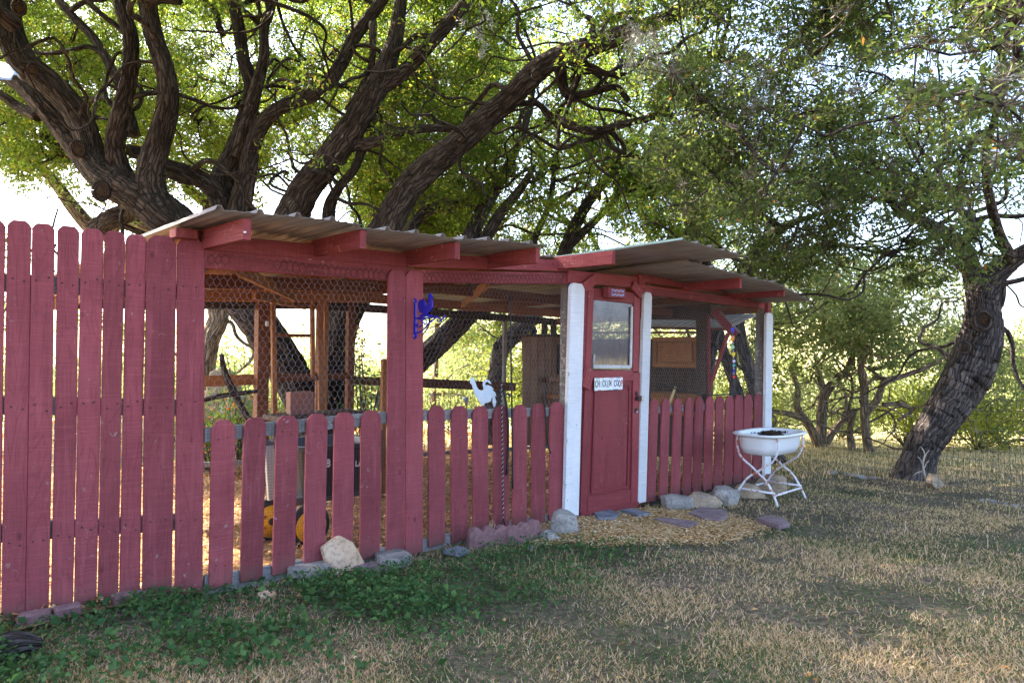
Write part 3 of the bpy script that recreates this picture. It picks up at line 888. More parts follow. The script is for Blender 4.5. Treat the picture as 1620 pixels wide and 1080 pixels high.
# lock holes and latch
def disc(name, c, r, t, mat, parent, n=N, seg=20):
    return tube(name, [np.asarray(c) - n * t / 2, np.asarray(c) + n * t / 2], r, mat, parent, seg, 1)
disc('lock_hole', dq(.93, .475, .029), .022, .006, M['rust'], door)
disc('lock_hole', dq(.93, .555, .029), .024, .006, M['rust'], door)
disc('lock_bolt', dq(.932, .562, .034), .010, .012, M['bolt'], door)
lt = W(1011, 629.5, .075)
link('latch', box_mesh(.07, .03, .035, .004), M['rust'], coop, frame(lt, Z, N))
link('latch_hasp', box_mesh(.03, .034, .045, .004), M['bolt'], coop, frame(W(1015, 630, .08), Z, N))

# ================================================================== things on and in the coop
def wall_frame(p0, xdir, zdir=Z):
    """matrix with local x along xdir, z along zdir"""
    x = Vector(xdir).normalized(); z = Vector(zdir).normalized(); y = z.cross(x).normalized()
    m = Matrix((x, y, z)).transposed().to_4x4(); m.translation = Vector(p0); return m

def px_shape(name, pts, p0, n, xdir, t, mat, parent, sc=1.0, ox=0, oy=0, bev=.0008):
    """outline given in picture points on a real plane, built as a plate t thick"""
    w = [onplane(ox + x / sc, oy + y / sc, p0, n) for x, y in pts]
    c = np.mean(w, axis=0)
    loc = [(float(np.dot(q - c, xdir)), float(q[2] - c[2])) for q in w]
    return link(name, poly_prism(loc, t, bev), mat, parent, wall_frame(c, xdir))

def text_part(name, fc, parent, mw):
    o = D.objects.new(name, fc); COL.objects.link(o)
    me = D.meshes.new_from_object(o.evaluated_get(bpy.context.evaluated_depsgraph_get()))
    D.objects.remove(o); D.curves.remove(fc)
    return link(name, me, None, parent, mw)

def arc(cx, cy, r, a0, a1, n=10, sq=1.0):
    return [(cx + r * math.cos(R(a)), cy + r * sq * math.sin(R(a))) for a in np.linspace(a0, a1, n)]

# blue rooster plant bracket, standing out from the double board
bp = W(656.5, 500, .045)
br = thing('plant_bracket', 'blue cast iron rooster plant bracket on the tall red double board', 'plant bracket', bp)
def bx(x, y): return onplane(300 + x / 3.857, 320 + y / 3.857, bp, U)
back = px_shape('back_plate', [(1363, 600), (1374, 583), (1385, 600), (1382, 612), (1382, 800), (1386, 815), (1374, 835), (1362, 815), (1366, 800), (1366, 612)], bp, U, N, .012, M['blue'], br, 3.857, 300, 320)
for yy in (601, 815):
    e = bx(1374, yy); tube('screw', [e - U * .01, e + U * -.004], .006, M['bolt'], br, 10, 1)
px_shape('rooster', [(1408, 672), (1398, 645), (1397, 615), (1405, 597), (1422, 590), (1436, 602), (1440, 628), (1449, 632), (1456, 612), (1458, 590), (1457, 570), (1463, 557), (1472, 556), (1476, 568), (1486, 578), (1478, 588), (1483, 612), (1482, 640), (1472, 660), (1455, 672), (1450, 684), (1478, 684), (1486, 697), (1404, 701), (1410, 686), (1424, 680), (1420, 674)], bp, U, N, .010, M['blue'], br, 3.857, 300, 320)
tube('shelf_bar', [bx(1380, 706), bx(1440, 706), bx(1510, 700), bx(1535, 712), bx(1550, 706), bx(1556, 690)], .0055, M['blue'], br, 8, 4)
tube('scroll', [bx(1378, 795), bx(1408, 790), bx(1438, 765), bx(1462, 735), bx(1500, 706)], .0055, M['blue'], br, 8, 4)
tube('scroll', [bx(x, y) for x, y in arc(1398, 735, 24, -100, 150, 9)] + [bx(1392, 745), bx(1395, 735)], .0045, M['blue'], br, 8, 3)
tube('scroll', [bx(x, y) for x, y in arc(1432, 728, 16, -190, 80, 9)] + [bx(1428, 730)], .004, M['blue'], br, 8, 3)
tube('scroll', [bx(x, y) for x, y in arc(1522, 716, 12, -60, 190, 8)], .0045, M['blue'], br, 8, 3)

# galvanised rooster cut-out standing on the grey rail
rp = W(765, 640, .012)
ro = [(432, 32), (440, 23), (451, 26), (457, 42), (466, 72), (478, 90), (494, 99), (506, 88), (500, 64), (503, 46), (518, 35), (537, 40), (549, 60), (538, 57), (528, 48), (516, 51), (514, 66), (532, 66), (549, 74), (562, 90), (552, 90), (570, 108), (575, 130), (566, 126), (575, 156), (568, 186), (561, 189), (556, 165), (556, 138), (549, 136), (544, 156), (528, 162), (511, 166), (505, 186), (498, 190), (494, 178), (488, 164), (470, 140), (454, 114), (447, 88), (442, 66), (430, 52)]
rs = thing('rooster_cutout', 'grey galvanised sheet metal rooster silhouette on the rail behind the pickets', 'rooster silhouette', rp)
px_shape('body', ro, rp, N, U, .003, M['galv'], rs, 3.484, 620, 590, 0)
px_shape('support_tab', [(495, 176), (508, 176), (508, 215), (495, 215)], rp, N, U, .003, M['galv'], rs, 3.484, 620, 590, 0)

# door sign with eleven plate-cut letters, and the small scrollwork plaque above
sc_ = W(963, 607, .070)
sgx = (W(989, 606, .07) - W(939, 608, .07)); sgx /= np.linalg.norm(sgx)
sign = thing('door_sign', 'small white sign reading CHICKEN COOP in licence plate letters on the red door', 'sign', sc_)
sm = wall_frame(sc_, sgx)
link('sign_plate', box_mesh(.395, .004, .108, .001), color('sign_pale_blue', (.70, .74, .76)), sign, sm)
lt_cols = [(.03, .03, .05), (.03, .04, .06), (.0, .45, .5), (.03, .08, .25), (.0, .35, .45), (.25, .25, .3), (.02, .02, .04), None, (.03, .04, .2), (.03, .08, .35), (.02, .03, .06), (.55, .03, .08)]
tile_cols = [(.75, .73, .62), (.6, .72, .8), (.8, .8, .76), (.55, .68, .78), (.78, .7, .65), (.7, .75, .78), (.78, .78, .7), None, (.7, .74, .8), (.8, .78, .74), (.62, .72, .82), (.8, .72, .72)]
for k, chh in enumerate('CHICKEN COOP'):
    if chh == ' ': continue
    xo = -.180 + k * .0327
    link('letter_tile', box_mesh(.0312, .003, .098, .0005), color('tile_paint_%d' % k, tuple(.55 * v + .36 for v in tile_cols[k])), sign, sm @ Matrix.Translation((xo, -.0035, 0)))
    fc = D.curves.new('letter', 'FONT'); fc.body = chh; fc.size = .066; fc.extrude = .001; fc.align_x = 'CENTER'; fc.align_y = 'CENTER'; fc.offset = .0004
    fc.materials.append(color('letter_paint_%d' % k, tuple(v * .7 for v in lt_cols[k])))
    text_part('letter', fc, sign, sm @ Matrix.Translation((xo, -.006, .004 * math.sin(k * 2.3))) @ Matrix.Rotation(R(90), 4, 'X') @ Matrix.Diagonal((.62, 1.2, 1, 1)))
for k, (xx, zz, wq, cc) in enumerate([(-.12, .049, .05, (.1, .3, .15)), (-.07, .050, .03, (.8, .35, .1)), (.02, .050, .05, (.7, .25, .4)), (.10, .049, .05, (.15, .3, .6)),
                                      (-.10, -.049, .04, (.7, .2, .3)), (.01, -.049, .035, (.1, .5, .8)), (.07, -.049, .06, (.2, .25, .5))]):
    link('sticker', box_mesh(wq, .002, .006, 0), color('sticker_%d' % k, cc), sign, sm @ Matrix.Translation((xx * 1.3, -.0065, zz)))

pq = W(972, 463.5, .085)
px_ = W(994, 464.5, .085) - W(953, 462, .085); px_ /= np.linalg.norm(px_)
plq = thing('scroll_plaque', 'red wooden block with a purple and white scroll plaque above the door window', 'plaque', pq)
pmx = wall_frame(pq, px_)
link('block', box_mesh(.245, .06, .088, .004), M['red_trim'], plq, pmx)
link('plate', box_mesh(.19, .004, .058, .002), color('plaque_purple', (.16, .10, .34)), plq, pmx @ Matrix.Translation((.005, -.031, 0)))
link('inset', box_mesh(.135, .004, .022, .002), color('plaque_red', (.24, .05, .07)), plq, pmx @ Matrix.Translation((.005, -.0335, 0)))
for s_ in (1, -1):
    pts = [(-.085 + .17 * t, -.034, s_ * (.019 + .006 * math.sin(t * 19))) for t in np.linspace(0, 1, 24)]
    tube('scroll', pts, .0024, color('plaque_white', (.75, .74, .82)), plq, 6, 1, pmx @ Matrix.Translation((.005, 0, 0)))

# cords and rods hung on the front
def cord(name, label, cat, pts, r, mat, group=None, seg=7):
    w = [W(x, y, o) for x, y, o in pts]
    c = w[0]
    q = [p - c for p in w]
    a = Acc(); qq = smooth_path(np.column_stack([np.array(q), np.full(len(q), r)]), 5); a.tube(qq[:, :3], qq[:, 3], seg)
    o = link(name, a.mesh(name), mat, None, Matrix.Translation(c), smooth=True)
    return tag(o, label, cat, group)
cord('bungee_cord', 'thick black rubber cord hooked over the rail in front of a picket', 'cord', [(794, 612, .05), (798, 625, .058), (802.5, 650, .06), (804, 700, .06), (801.5, 751, .06)], .0085, M['black'])
rope = thing('rope', 'black and white braided rope hanging to the ground beside the pickets', 'rope', W(794, 606, .07))
f = lambda t: W(793.5 + 2.5 * t, 606 + 218 * t, .068)
tube('core', [f(t) for t in np.linspace(0, 1, 12)], .0048, M['black'], rope, 8, 1)
tube('braid', [f(t) + U * .0042 * math.cos(t * 190) + N * .0042 * math.sin(t * 190) for t in np.linspace(0, 1, 260)], .0021, color('rope_white', (.6, .6, .6)), rope, 4, 1)
tube('clip', [W(796.5, 822, .07), W(795, 830, .07), W(797, 838, .07), W(799, 830, .07), W(797, 822, .07)], .005, M['black'], rope, 6, 3)
cord('iron_rod', 'tall thin black iron rod standing against the second picket bay', 'rod', [(807.5, 466, .06), (808, 520, .06), (809, 600, .06), (810.5, 700, .06), (811, 773, .06)], .0065, M['black'])
cord('bungee_cord', 'thin black bungee cord ending on the last picket before the white post', 'cord', [(861, 605, .04), (862, 640, .052), (864.5, 680, .056), (868, 708, .056), (872, 717, .056)], .0055, M['black'])
cord('bungee_cord', 'long black bungee cord sagging above the pickets right of the door', 'cord', [(1049, 608, .02), (1066, 614, .02), (1098, 621, .02), (1130, 624.5, .02), (1160, 621.5, .02), (1180, 615, .02), (1193, 608, .02)], .006, M['black'])
cord('hook_rod', 'short black hook rod upright behind the pickets right of the door', 'rod', [(1070, 598, -.02), (1069.5, 615, -.02), (1069, 640, -.02)], .005, M['black'])
cord('tool_handle', 'pale wooden tool handle leaning behind the pickets right of the door', 'tool handle', [(1069, 612, -.05), (1062, 630, -.06), (1054, 660, -.07)], .013, color('pale_wood', (.55, .40, .20)))
hg = thing('hanging_ornament', 'small black iron bell ornament hanging from the blue bracket', 'ornament', bx(1545, 745))
hb = [bx(1550, 706), bx(1547, 750)]
tube('string', hb, .0012, M['black'], hg, 5, 1)
q = [bx(1547, y) for y in (752, 758, 768, 778, 785)]
tube('bell', q, [.004, .013, .016, .013, .004], M['black'], hg, 12, 3)
tube('clapper', [bx(1547, 785), bx(1546, 835), bx(1546, 868)], [.003, .003, .006], M['black'], hg, 6, 2)

# wind chime of coloured glass in the right opening
wc = thing('wind_chime', 'string of coloured glass pieces hanging in the right opening before a weathered post', 'wind chime', W(1159, 516, -.02))
def wx(x, y, o=-.02): return W(1020 + x / 6.75, 480 + y / 6.75, o)
tube('string', [wx(935, 222), wx(940, 400), wx(950, 600), wx(952, 790)], .0008, M['wire'], wc, 4, 2)
gp = [((.02, .03, .55), [(922, 258), (935, 250), (956, 262), (958, 285), (937, 322), (920, 290)]), ((.9, .28, .03), [(918, 360), (960, 350), (955, 385), (935, 410), (918, 390)]),
      ((.35, .6, .35), [(920, 450), (935, 438), (955, 450), (958, 475), (935, 488), (918, 470)]), ((.85, .6, .03), [(932, 522), (965, 520), (962, 560), (940, 568), (930, 550)]),
      ((.7, .6, .85), [(940, 600), (960, 598), (968, 620), (950, 635), (938, 620)]), ((.05, .5, .55), [(937, 650), (965, 650), (965, 668), (940, 672)]),
      ((.03, .04, .6), [(945, 700), (960, 700), (958, 740), (945, 740)]), ((.75, .02, .05), [(936, 772), (968, 768), (962, 790), (948, 802)])]
for k, (cc, pts) in enumerate(gp):
    w = [wx(x, y) for x, y in pts]; c = np.mean(w, axis=0)
    link('glass_piece', poly_prism([(float(np.dot(p - c, U)), float(p[2] - c[2])) for p in w], .006, .001), color('glass_%d' % k, cc, .15), wc, wall_frame(c, U))
for y in (232, 345, 425, 505, 577, 688, 750):
    c = wx(938 + (y - 232) * .025, y); tube('bead', [c - Z * .007, c, c + Z * .007], [.004, .008, .004], color('clear_bead', (.7, .72, .78), .2), wc, 8, 2)

# ---- right bay interior: plank nest shed with cupboard fronts
def Q(px, py, v=2.0): return W(px, py, -v)
def E(px, py, du=0.0): return onplane(px, py, L0 + U * (6.30 + du), U)    # end wall of the coop, seen from inside
ns = thing('nest_shed', 'dark plank nest wall with a wooden cupboard door inside the right end of the coop', 'nest shed', E(1070, 700))
x = 925.0
k = 0
while x < 1106:
    w = 8.6 + (k % 3) * .9
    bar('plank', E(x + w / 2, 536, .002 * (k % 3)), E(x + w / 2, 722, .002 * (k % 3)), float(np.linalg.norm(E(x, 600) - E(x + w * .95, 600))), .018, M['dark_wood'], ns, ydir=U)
    x += w; k += 1
bar('corner_post', E(1112, 497, -.06), E(1113, 716, -.06), .14, .09, M['dark_wood'], ns, ydir=U)
bar('top_rail', E(925, 526, -.02), E(1104, 526, -.02), .03, .05, M['brown'], ns, ydir=U)
bar('header', E(925, 494, -.02), E(1122, 494, -.02), .19, .04, M['dark_wood'], ns, ydir=U)
bar('fascia', E(1012, 518, .25), E(1150, 521, .25), .03, .03, M['brown'], ns, ydir=U)
sheet(E(1150, 520, .25), E(1000, 517, .25), E(1150, 520, .25) + U * .9 + Z * .22, E(1000, 517, .25) + U * .9 + Z * .22, M['roof'], ns, pitch=.10)
cd_ = E(1069, 557, -.035)
cux = E(1105, 557, -.035) - E(1033, 557, -.035); cw_ = float(np.linalg.norm(cux)); cux /= cw_
cm = wall_frame(cd_, cux)
chh = float(E(1069, 533, -.035)[2] - E(1069, 581, -.035)[2])
cdr = link('cupboard_door', box_mesh(cw_, .02, chh, .004), M['cupboard'], ns, cm)
for (xx, zz, sx, sz) in ((0, chh / 2 - .025, cw_, .05), (0, -chh / 2 + .025, cw_, .05), (-cw_ / 2 + .03, 0, .06, chh - .102), (cw_ / 2 - .03, 0, .06, chh - .102)):
    link('frame', box_mesh(sx, .014, sz, .005), M['cupboard'], cdr, cm @ Matrix.Translation((xx, -.018, zz)))
link('raised_panel', box_mesh(cw_ - .17, .016, chh - .15, .007), M['cupboard'], cdr, cm @ Matrix.Translation((0, -.014, 0)))
c2 = E(1066, 640, -.22)
cm2 = wall_frame(c2, cux)
lb = link('nest_box_front', box_mesh(cw_ * .98, .02, .26, .004), M['cupboard'], ns, cm2)
link('frame', box_mesh(cw_ * .98, .014, .05, .005), M['cupboard'], lb, cm2 @ Matrix.Translation((0, -.018, .105)))
link('nest_box_side', box_mesh(.02, .20, .26, .004), M['cupboard'], ns, cm2 @ Matrix.Translation((-cw_ * .47, .11, 0)))
link('nest_box_side', box_mesh(.02, .20, .26, .004), M['cupboard'], ns, cm2 @ Matrix.Translation((cw_ * .47, .11, 0)))
link('nest_box_top', box_mesh(cw_, .22, .018, .004), M['plank'], ns, cm2 @ Matrix.Translation((0, .10, .14)))

fr = thing('door_frame', 'pink red open timber frame with a diagonal brace in the right opening', 'timber frame', E(1123, 700, -.1))
bar('upright', E(1121, 499, -.1), E(1123, 720, -.1), .028, .04, M['red_trim'], fr, ydir=U)
bar('top_board', E(1129, 492, -.1), E(1164, 530, -.1), .095, .03, M['red'], fr, ydir=U)
bar('brace', E(1152, 527, -.065), E(1123, 613, -.065), .03, .05, M['red_trim'], fr, ydir=U)
bar('top_strip', E(1137, 492, -.04), E(1170, 526, -.04), .018, .05, M['grey_wood'], fr, ydir=U)
wpst = thing('weathered_post', 'short weathered grey post behind the coloured glass chime', 'post', E(1157, 740, .1))
tube('shaft', [E(1163, 533, .1), E(1161, 570, .1), E(1159, 610, .1), E(1157, 745, .1)], [.030, .036, .040, .045], M['bark_grey'], wpst, 10, 3)

# ---- middle bay: tall plank nest cabinet by the door post
nc = thing('nest_cabinet', 'raw cedar plank cabinet with a small ladder shelf beside the grey door post', 'cabinet', Q(857, 700, 2.0))
V2 = 2.0
xs_ = [826.5, 838, 850, 861, 872, 889]
for k in range(5):
    a_, b_ = xs_[k], xs_[k + 1]
    bar('plank', Q((a_ + b_) / 2, 531, V2 - .002 * (k % 2)), Q((a_ + b_) / 2, 705, V2 - .002 * (k % 2)), float(np.linalg.norm(Q(a_ + .3, 600, V2) - Q(b_ - .3, 600, V2))), .02, M['plank'], nc)
bar('top_board', Q(825, 529.5, V2 - .05), Q(891, 530.5, V2 - .05), .03, .14, M['dark_wood'], nc)
bar('side_board', Q(828, 600, V2 + .02), Q(828, 600, V2 + .5), .95, .02, M['plank'], nc, ydir=U)
bar('gap_shade_strip', Q(885, 545, V2 - .03), Q(884, 592, V2 - .03), .05, .01, M['black'], nc)  # black strip standing in for the shade inside a gap
bar('shelf_board', Q(866, 600, V2 - .12), Q(890, 599, V2 - .12), .07, .05, M['plank'], nc)
bar('shelf_board', Q(869, 627, V2 - .15), Q(890, 626, V2 - .15), .05, .10, M['orange_wood'], nc)
bar('shelf_post', Q(868, 603, V2 - .10), Q(868, 705, V2 - .10), .035, .03, M['plank'], nc)
for (xa, ya, xb, yb) in ((862, 505, 861, 530), (875, 505, 876, 530)):
    bar('stud', Q(xa, ya, V2 - .02), Q(xb, yb, V2 - .02), .075, .04, M['dark_wood'], nc)
pot = thing('round_pot', 'small dark round pot on top of the cedar plank cabinet', 'pot', Q(844, 529, V2 - .05))
pc = Q(844, 529, V2 - .05)
tube('bowl', [pc + Z * z for z in (.0, .015, .04, .07, .085)], [.02, .04, .05, .035, .02], M['black'], pot, 14, 3)
tube('ring', [pc + U * (.03 * math.cos(a)) + Z * (.11 + .03 * math.sin(a)) for a in np.linspace(0, 6.28, 12)], .004, M['black'], pot, 6, 1)

# ---- left bay: window frame, bench, small cupboard, cart
wf = thing('window_frame', 'old brown timber window frame with a thin muntin standing at the back of the coop', 'window frame', Q(470, 720, 2.7))
for (xa, ya, xb, yb, w) in ((432, 470, 434, 655, .045), (494, 478, 495, 600, .04), (506, 478, 508, 655, .06)):
    bar('stile', Q(xa, ya, 2.7), Q(xb, yb, 2.7), w, .04, M['orange_wood'], wf)
for (xa, ya, xb, yb, w) in ((430, 479, 510, 481, .045), (433, 530, 497, 531, .035), (433, 598, 510, 597, .06)):
    bar('cross_bar', Q(xa, ya, 2.72), Q(xb, yb, 2.72), w, .03, M['brown'], wf)
link('hinge', box_mesh(.03, .01, .05, .002), M['galv'], wf, wall_frame(Q(423, 512, 2.66), U))
bn = thing('work_bench', 'dark timber bench at the back of the left bay carrying a small brown cupboard', 'bench', Q(500, 720, 2.5))
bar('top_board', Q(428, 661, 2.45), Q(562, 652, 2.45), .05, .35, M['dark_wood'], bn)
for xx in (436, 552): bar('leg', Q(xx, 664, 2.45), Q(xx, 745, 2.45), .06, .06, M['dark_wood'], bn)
bx2 = thing('small_cupboard', 'small reddish brown two-door cupboard on the dark bench', 'cupboard', Q(474, 656, 2.45))
for k, (a_, b_) in enumerate(((459, 474.3), (474.9, 490))):
    bar('door', Q((a_ + b_) / 2, 619 - k, 2.35), Q((a_ + b_) / 2, 656 - k, 2.35), float(np.linalg.norm(Q(a_, 640, 2.35) - Q(b_, 640, 2.35))), .012, color('brown_red_paint', (.24, .10, .075)), bx2)
bar('carcass', Q(474.5, 619.5, 2.44), Q(474.5, 655.5, 2.44), float(np.linalg.norm(Q(459, 640, 2.44) - Q(490, 640, 2.44))), .16, color('brown_red_paint', (.24, .10, .075)), bx2)

VC = .62
ct = thing('yard_cart', 'black poly dump cart with yellow wheels parked behind the left pickets', 'cart', Q(520, 850, VC))
tcx = Q(545, 740, VC); tz = float(tcx[2])
bm = bmesh.new()
tl_ = Q(478, 690, VC); trr = Q(604, 680, VC); bl_ = Q(494, 800, VC); brr = Q(592, 790, VC)
tw = float(np.linalg.norm(trr - tl_)); bw = tw * .74
zt, zb = tz + .14, tz - .20
rings = []
for (w_, d_, z_, ins) in ((bw, .38, zb, 0), (tw, .56, zt, 0), (tw + .05, .61, zt + .005, 0), (tw + .05, .61, zt + .03, 0), (tw - .03, .53, zt + .03, 0), (bw - .03, .35, zb + .03, 0)):
    ring = []
    for k in range(24):
        a_ = 2 * math.pi * k / 24; cs, sn = math.cos(a_), math.sin(a_)
        ex = .35
        ring.append(bm.verts.new((math.copysign(abs(cs) ** ex, cs) * w_ / 2, math.copysign(abs(sn) ** ex, sn) * d_ / 2, z_ - tz)))
    rings.append(ring)
for a_, b_ in zip(rings, rings[1:]):
    for k in range(24): bm.faces.new((a_[k], a_[(k + 1) % 24], b_[(k + 1) % 24], b_[k]))
bm.faces.new(rings[0][::-1]); bm.faces.new(rings[-1])
bmesh.ops.recalc_face_normals(bm, faces=bm.faces[:])
me = D.meshes.new('tub'); bm.to_mesh(me); bm.free()
tcx2 = tcx - N * .28
tubm = wall_frame(tcx2, U)
link('tub', me, M['black_plastic'], ct, tubm)
for (px, py, r_, v_) in ((489, 812, .105, VC - .02), (427, 797, .105, VC + .30)):
    c = Q(px, py, v_); c[2] = float(gz(c[0], c[1])) + .155
    wh = tube('wheel', [c - N * .03, c - N * .015, c + N * .015, c + N * .03], [.135, .15, .15, .135], M['black'], ct, 28, 1)
    tube('rim', [c - N * .034, c + N * .036], .112, M['yellow'], wh, 24, 1)
    tube('hub', [c + N * .03, c + N * .05], .025, M['black'], wh, 12, 1)
    for s_ in range(5):
        a_ = s_ * 1.257
        e = c + N * .038 + (U * math.cos(a_) + Z * math.sin(a_)) * .065
        tube('spoke_hole', [e, e + N * .0015], .014, color('wheel_shade', (.45, .2, .01)), wh, 8, 1)
ax0 = Q(489, 812, VC); ax0[2] = float(gz(ax0[0], ax0[1])) + .155
tube('axle', [ax0 - N * .02, ax0 - N * .62], .012, M['dark_wire'], ct, 8, 1)
bar('chassis', tcx2 - U * .34 - Z * .22, tcx2 + U * .34 - Z * .22, .05, .3, M['dark_wire'], ct)
bar('handle', Q(425, 703, VC - .05), Q(431, 790, VC - .05), .06, .03, color('pale_grey_paint', (.42, .42, .36)), ct)
bar('handle_bar', Q(418, 700, VC - .05), Q(470, 716, VC - .05), .04, .03, M['dark_wire'], ct)
for (txt, px, py, s_) in (('LA', 568, 733, .055), ('8', 519, 733, .075)):
    fc = D.curves.new('lettering', 'FONT'); fc.body = txt; fc.size = s_; fc.extrude = .001; fc.align_x = 'CENTER'; fc.align_y = 'CENTER'; fc.offset = .002
    fc.materials.append(color('white_print', (.75, .75, .75)))
    text_part('lettering', fc, ct, wall_frame(Q(px, py, VC - .03), U) @ Matrix.Rotation(R(90), 4, 'X'))
cb = thing('wooden_crate_leg', 'orange brown timber offcut upright beside the middle post behind the pickets', 'timber', Q(606, 745, 1.0))
cb.name = 'timber_offcut'
bar('plank', Q(604, 680, 1.0), Q(605, 742, 1.0), .05, .03, M['orange_wood'], cb)

# ---- behind the coop: branch perch, purple plant stand, solar light
def stick(label, pts, r, mat='twig', name='fallen_branch', cat='branch'):
    q = np.array(pts); c = q[0].copy()
    a = Acc(); qq = smooth_path(np.column_stack([q - c, np.asarray(r)]), 5); a.tube(qq[:, :3], qq[:, 3], 8, lump=.15)
    tag(link(name, a.mesh(name), M[mat], None, Matrix.Translation(c), smooth=True), label, cat)
stick('crooked bare branch propped upright in the left bay of the coop', [Q(350, 560, 2.9), Q(357, 592, 2.9), Q(374, 628, 2.9), Q(384, 648, 2.9), Q(398, 672, 2.9)], [.02, .03, .03, .03, .035], 'bark_grey')
stick('bare branch laid level as a perch in the left bay', [Q(312, 635, 2.85), Q(350, 626, 2.85), Q(380, 622, 2.85), Q(408, 618, 2.85)], [.022, .025, .022, .018], 'bark_grey', 'perch_branch')
ps = thing('plant_stand', 'purple black scrolled wire plant stand behind the middle bay', 'plant stand', Q(703, 720, 4.2))
def SX(x, y): return Q(x, y, 4.2)
a0 = SX(703, 624); ra = .24
tube('ring', [a0 + U * ra * math.cos(t) + N * ra * math.sin(t) for t in np.linspace(0, 6.2832, 25)], .006, M['purple_iron'], ps, 6, 1)
for k in range(10):
    t = k * .628
    e = a0 + U * ra * math.cos(t) + N * ra * math.sin(t); d = (e - a0) / ra
    tube('wire', [e, e - Z * .13 + d * .01, e - Z * .22 - d * .08, e - Z * .30 - d * .10, e - Z * .45 + d * .03, e - Z * .62 + d * .05], .0045, M['purple_iron'], ps, 5, 3)
so = thing('solar_light', 'small grey solar stake light behind the middle bay', 'garden light', Q(737, 690, 3.6))
tube('stake', [Q(738, 640, 3.6), Q(740, 700, 3.6)], .008, M['dark_wire'], so, 6, 1)
tube('lamp', [Q(736.5, 628, 3.6), Q(737, 632, 3.6), Q(738, 641, 3.6)], [.045, .04, .015], M['galv'], so, 12, 1)

# ================================================================== enamel wash tub on its stand
tb = thing('wash_tub', 'white enamel baby bath planter on a chipped curved metal stand by the end post', 'wash tub', (2.53, 6.92, float(gz(2.53, 6.92))))
cor = np.array([2.485, 6.475, 0])
TL, TWd = .76, .50
tc = cor + U * TL / 2 - N * TWd / 2
zr = .655 + float(gz(*tc[:2]))
bm = bmesh.new(); rings = []
prof = [(.54, .26, -.185, 3.2), (.63, .35, -.17, 3), (.675, .39, -.11, 3), (.69, .41, -.02, 3), (.70, .415, 0, 3), (.765, .485, .002, 3.2), (.785, .505, .012, 3.2), (.775, .495, .024, 3.2), (.70, .42, .022, 3.2),
        (.675, .39, .0, 3), (.64, .355, -.07, 3), (.55, .28, -.13, 3)]
for (w_, d_, z_, ex) in prof:
    w_ *= 1.08; d_ *= 1.10
    ring = []
    for k in range(48):
        a_ = 2 * math.pi * k / 48; cs, sn = math.cos(a_), math.sin(a_)
        ring.append(bm.verts.new((math.copysign(abs(cs) ** (2 / ex), cs) * w_ / 2, math.copysign(abs(sn) ** (2 / ex), sn) * d_ / 2, z_)))
    rings.append(ring)
for a_, b_ in zip(rings, rings[1:]):
    for k in range(48): bm.faces.new((a_[k], a_[(k + 1) % 48], b_[(k + 1) % 48], b_[k]))
bm.faces.new(rings[0][::-1]); bm.faces.new(rings[-1])
bmesh.ops.recalc_face_normals(bm, faces=bm.faces[:])
me = D.meshes.new('basin'); bm.to_mesh(me); bm.free()
tm = wall_frame((tc[0], tc[1], zr), U)
link('basin', me, M['enamel'], tb, tm, smooth=True)
# soil heap inside
sv = []; sf = []
for rr_ in range(8):
    for k in range(30):
        a_ = 2 * math.pi * k / 30; f = rr_ / 7
        sv.append((.06 + math.cos(a_) * .24 * f, .02 + math.sin(a_) * .15 * f, -.012 + .045 * (1 - f) ** .7 + .018 * noise.noise(Vector((math.cos(a_) * f * 6, math.sin(a_) * f * 6, 2))) - .03 * f))
for rr_ in range(7):
    for k in range(30): sf.append((rr_ * 30 + k, rr_ * 30 + (k + 1) % 30, (rr_ + 1) * 30 + (k + 1) % 30, (rr_ + 1) * 30 + k))
link('soil', npmesh('soil', np.array(sv), None, np.array(sf)), M['soil'], tb, tm, smooth=True)
rgs = np.random.default_rng(3)
e = np.array([(rgs.uniform(-.16, .26), rgs.uniform(-.10, .12), .010) for _ in range(160)])
o = leaf_object('soil_crumbs', e, .022, M['soil'], tb, rgs, width=.8, fold=.4)
o.matrix_basis = tm; o['kind'] = 'stuff'
gr_ = float(gz(*tc[:2]))
def leg(uu, s0, zz):
    """curved leg of an X-shaped end frame: starts at rim on side s0, crosses over, foot on the other side"""
    s = s0 * .205
    pts = []
    for (sx, h) in ((1.0, zr - .005), (1.04, zr - .10), (.82, zr - .22), (.30, zr - .30), (0, zr - .35), (-.45, zr - .42), (-.85, zr - .55), (-1.10, gr_ + zz)):
        flare = .03 * max(0, (zr - .3 - h)) * 3
        pts.append(tc + U * (uu + math.copysign(flare, uu)) - N * (sx * s) + Z * (h - 0))
    for p in pts: p[2] = p[2]
    return pts
for uu in (-.285, .285):
    for s0 in (1, -1):
        pts = leg(uu + s0 * .012, s0, -.01)
        tube('leg', pts, .0105, M['chipped'], tb, 10, 4)
for s0 in (1, -1):
    p0_ = tc + U * -.30 - N * (s0 * .185) + Z * (gr_ + .11); p1_ = tc + U * .30 - N * (s0 * .185) + Z * (gr_ + .11)
    tube('stretcher', [p0_, p1_], .011, M['chipped'], tb, 8, 1)
for uu in (-.30, .30):
    tube('stretcher', [tc + U * uu - N * .185 + Z * (gr_ + .13), tc + U * uu + N * .185 + Z * (gr_ + .13)], .011, M['chipped'], tb, 8, 1)
tube('drain', [tc + Z * (zr - .16), tc + Z * (zr - .20)], .02, M['rust'], tb, 10, 1)

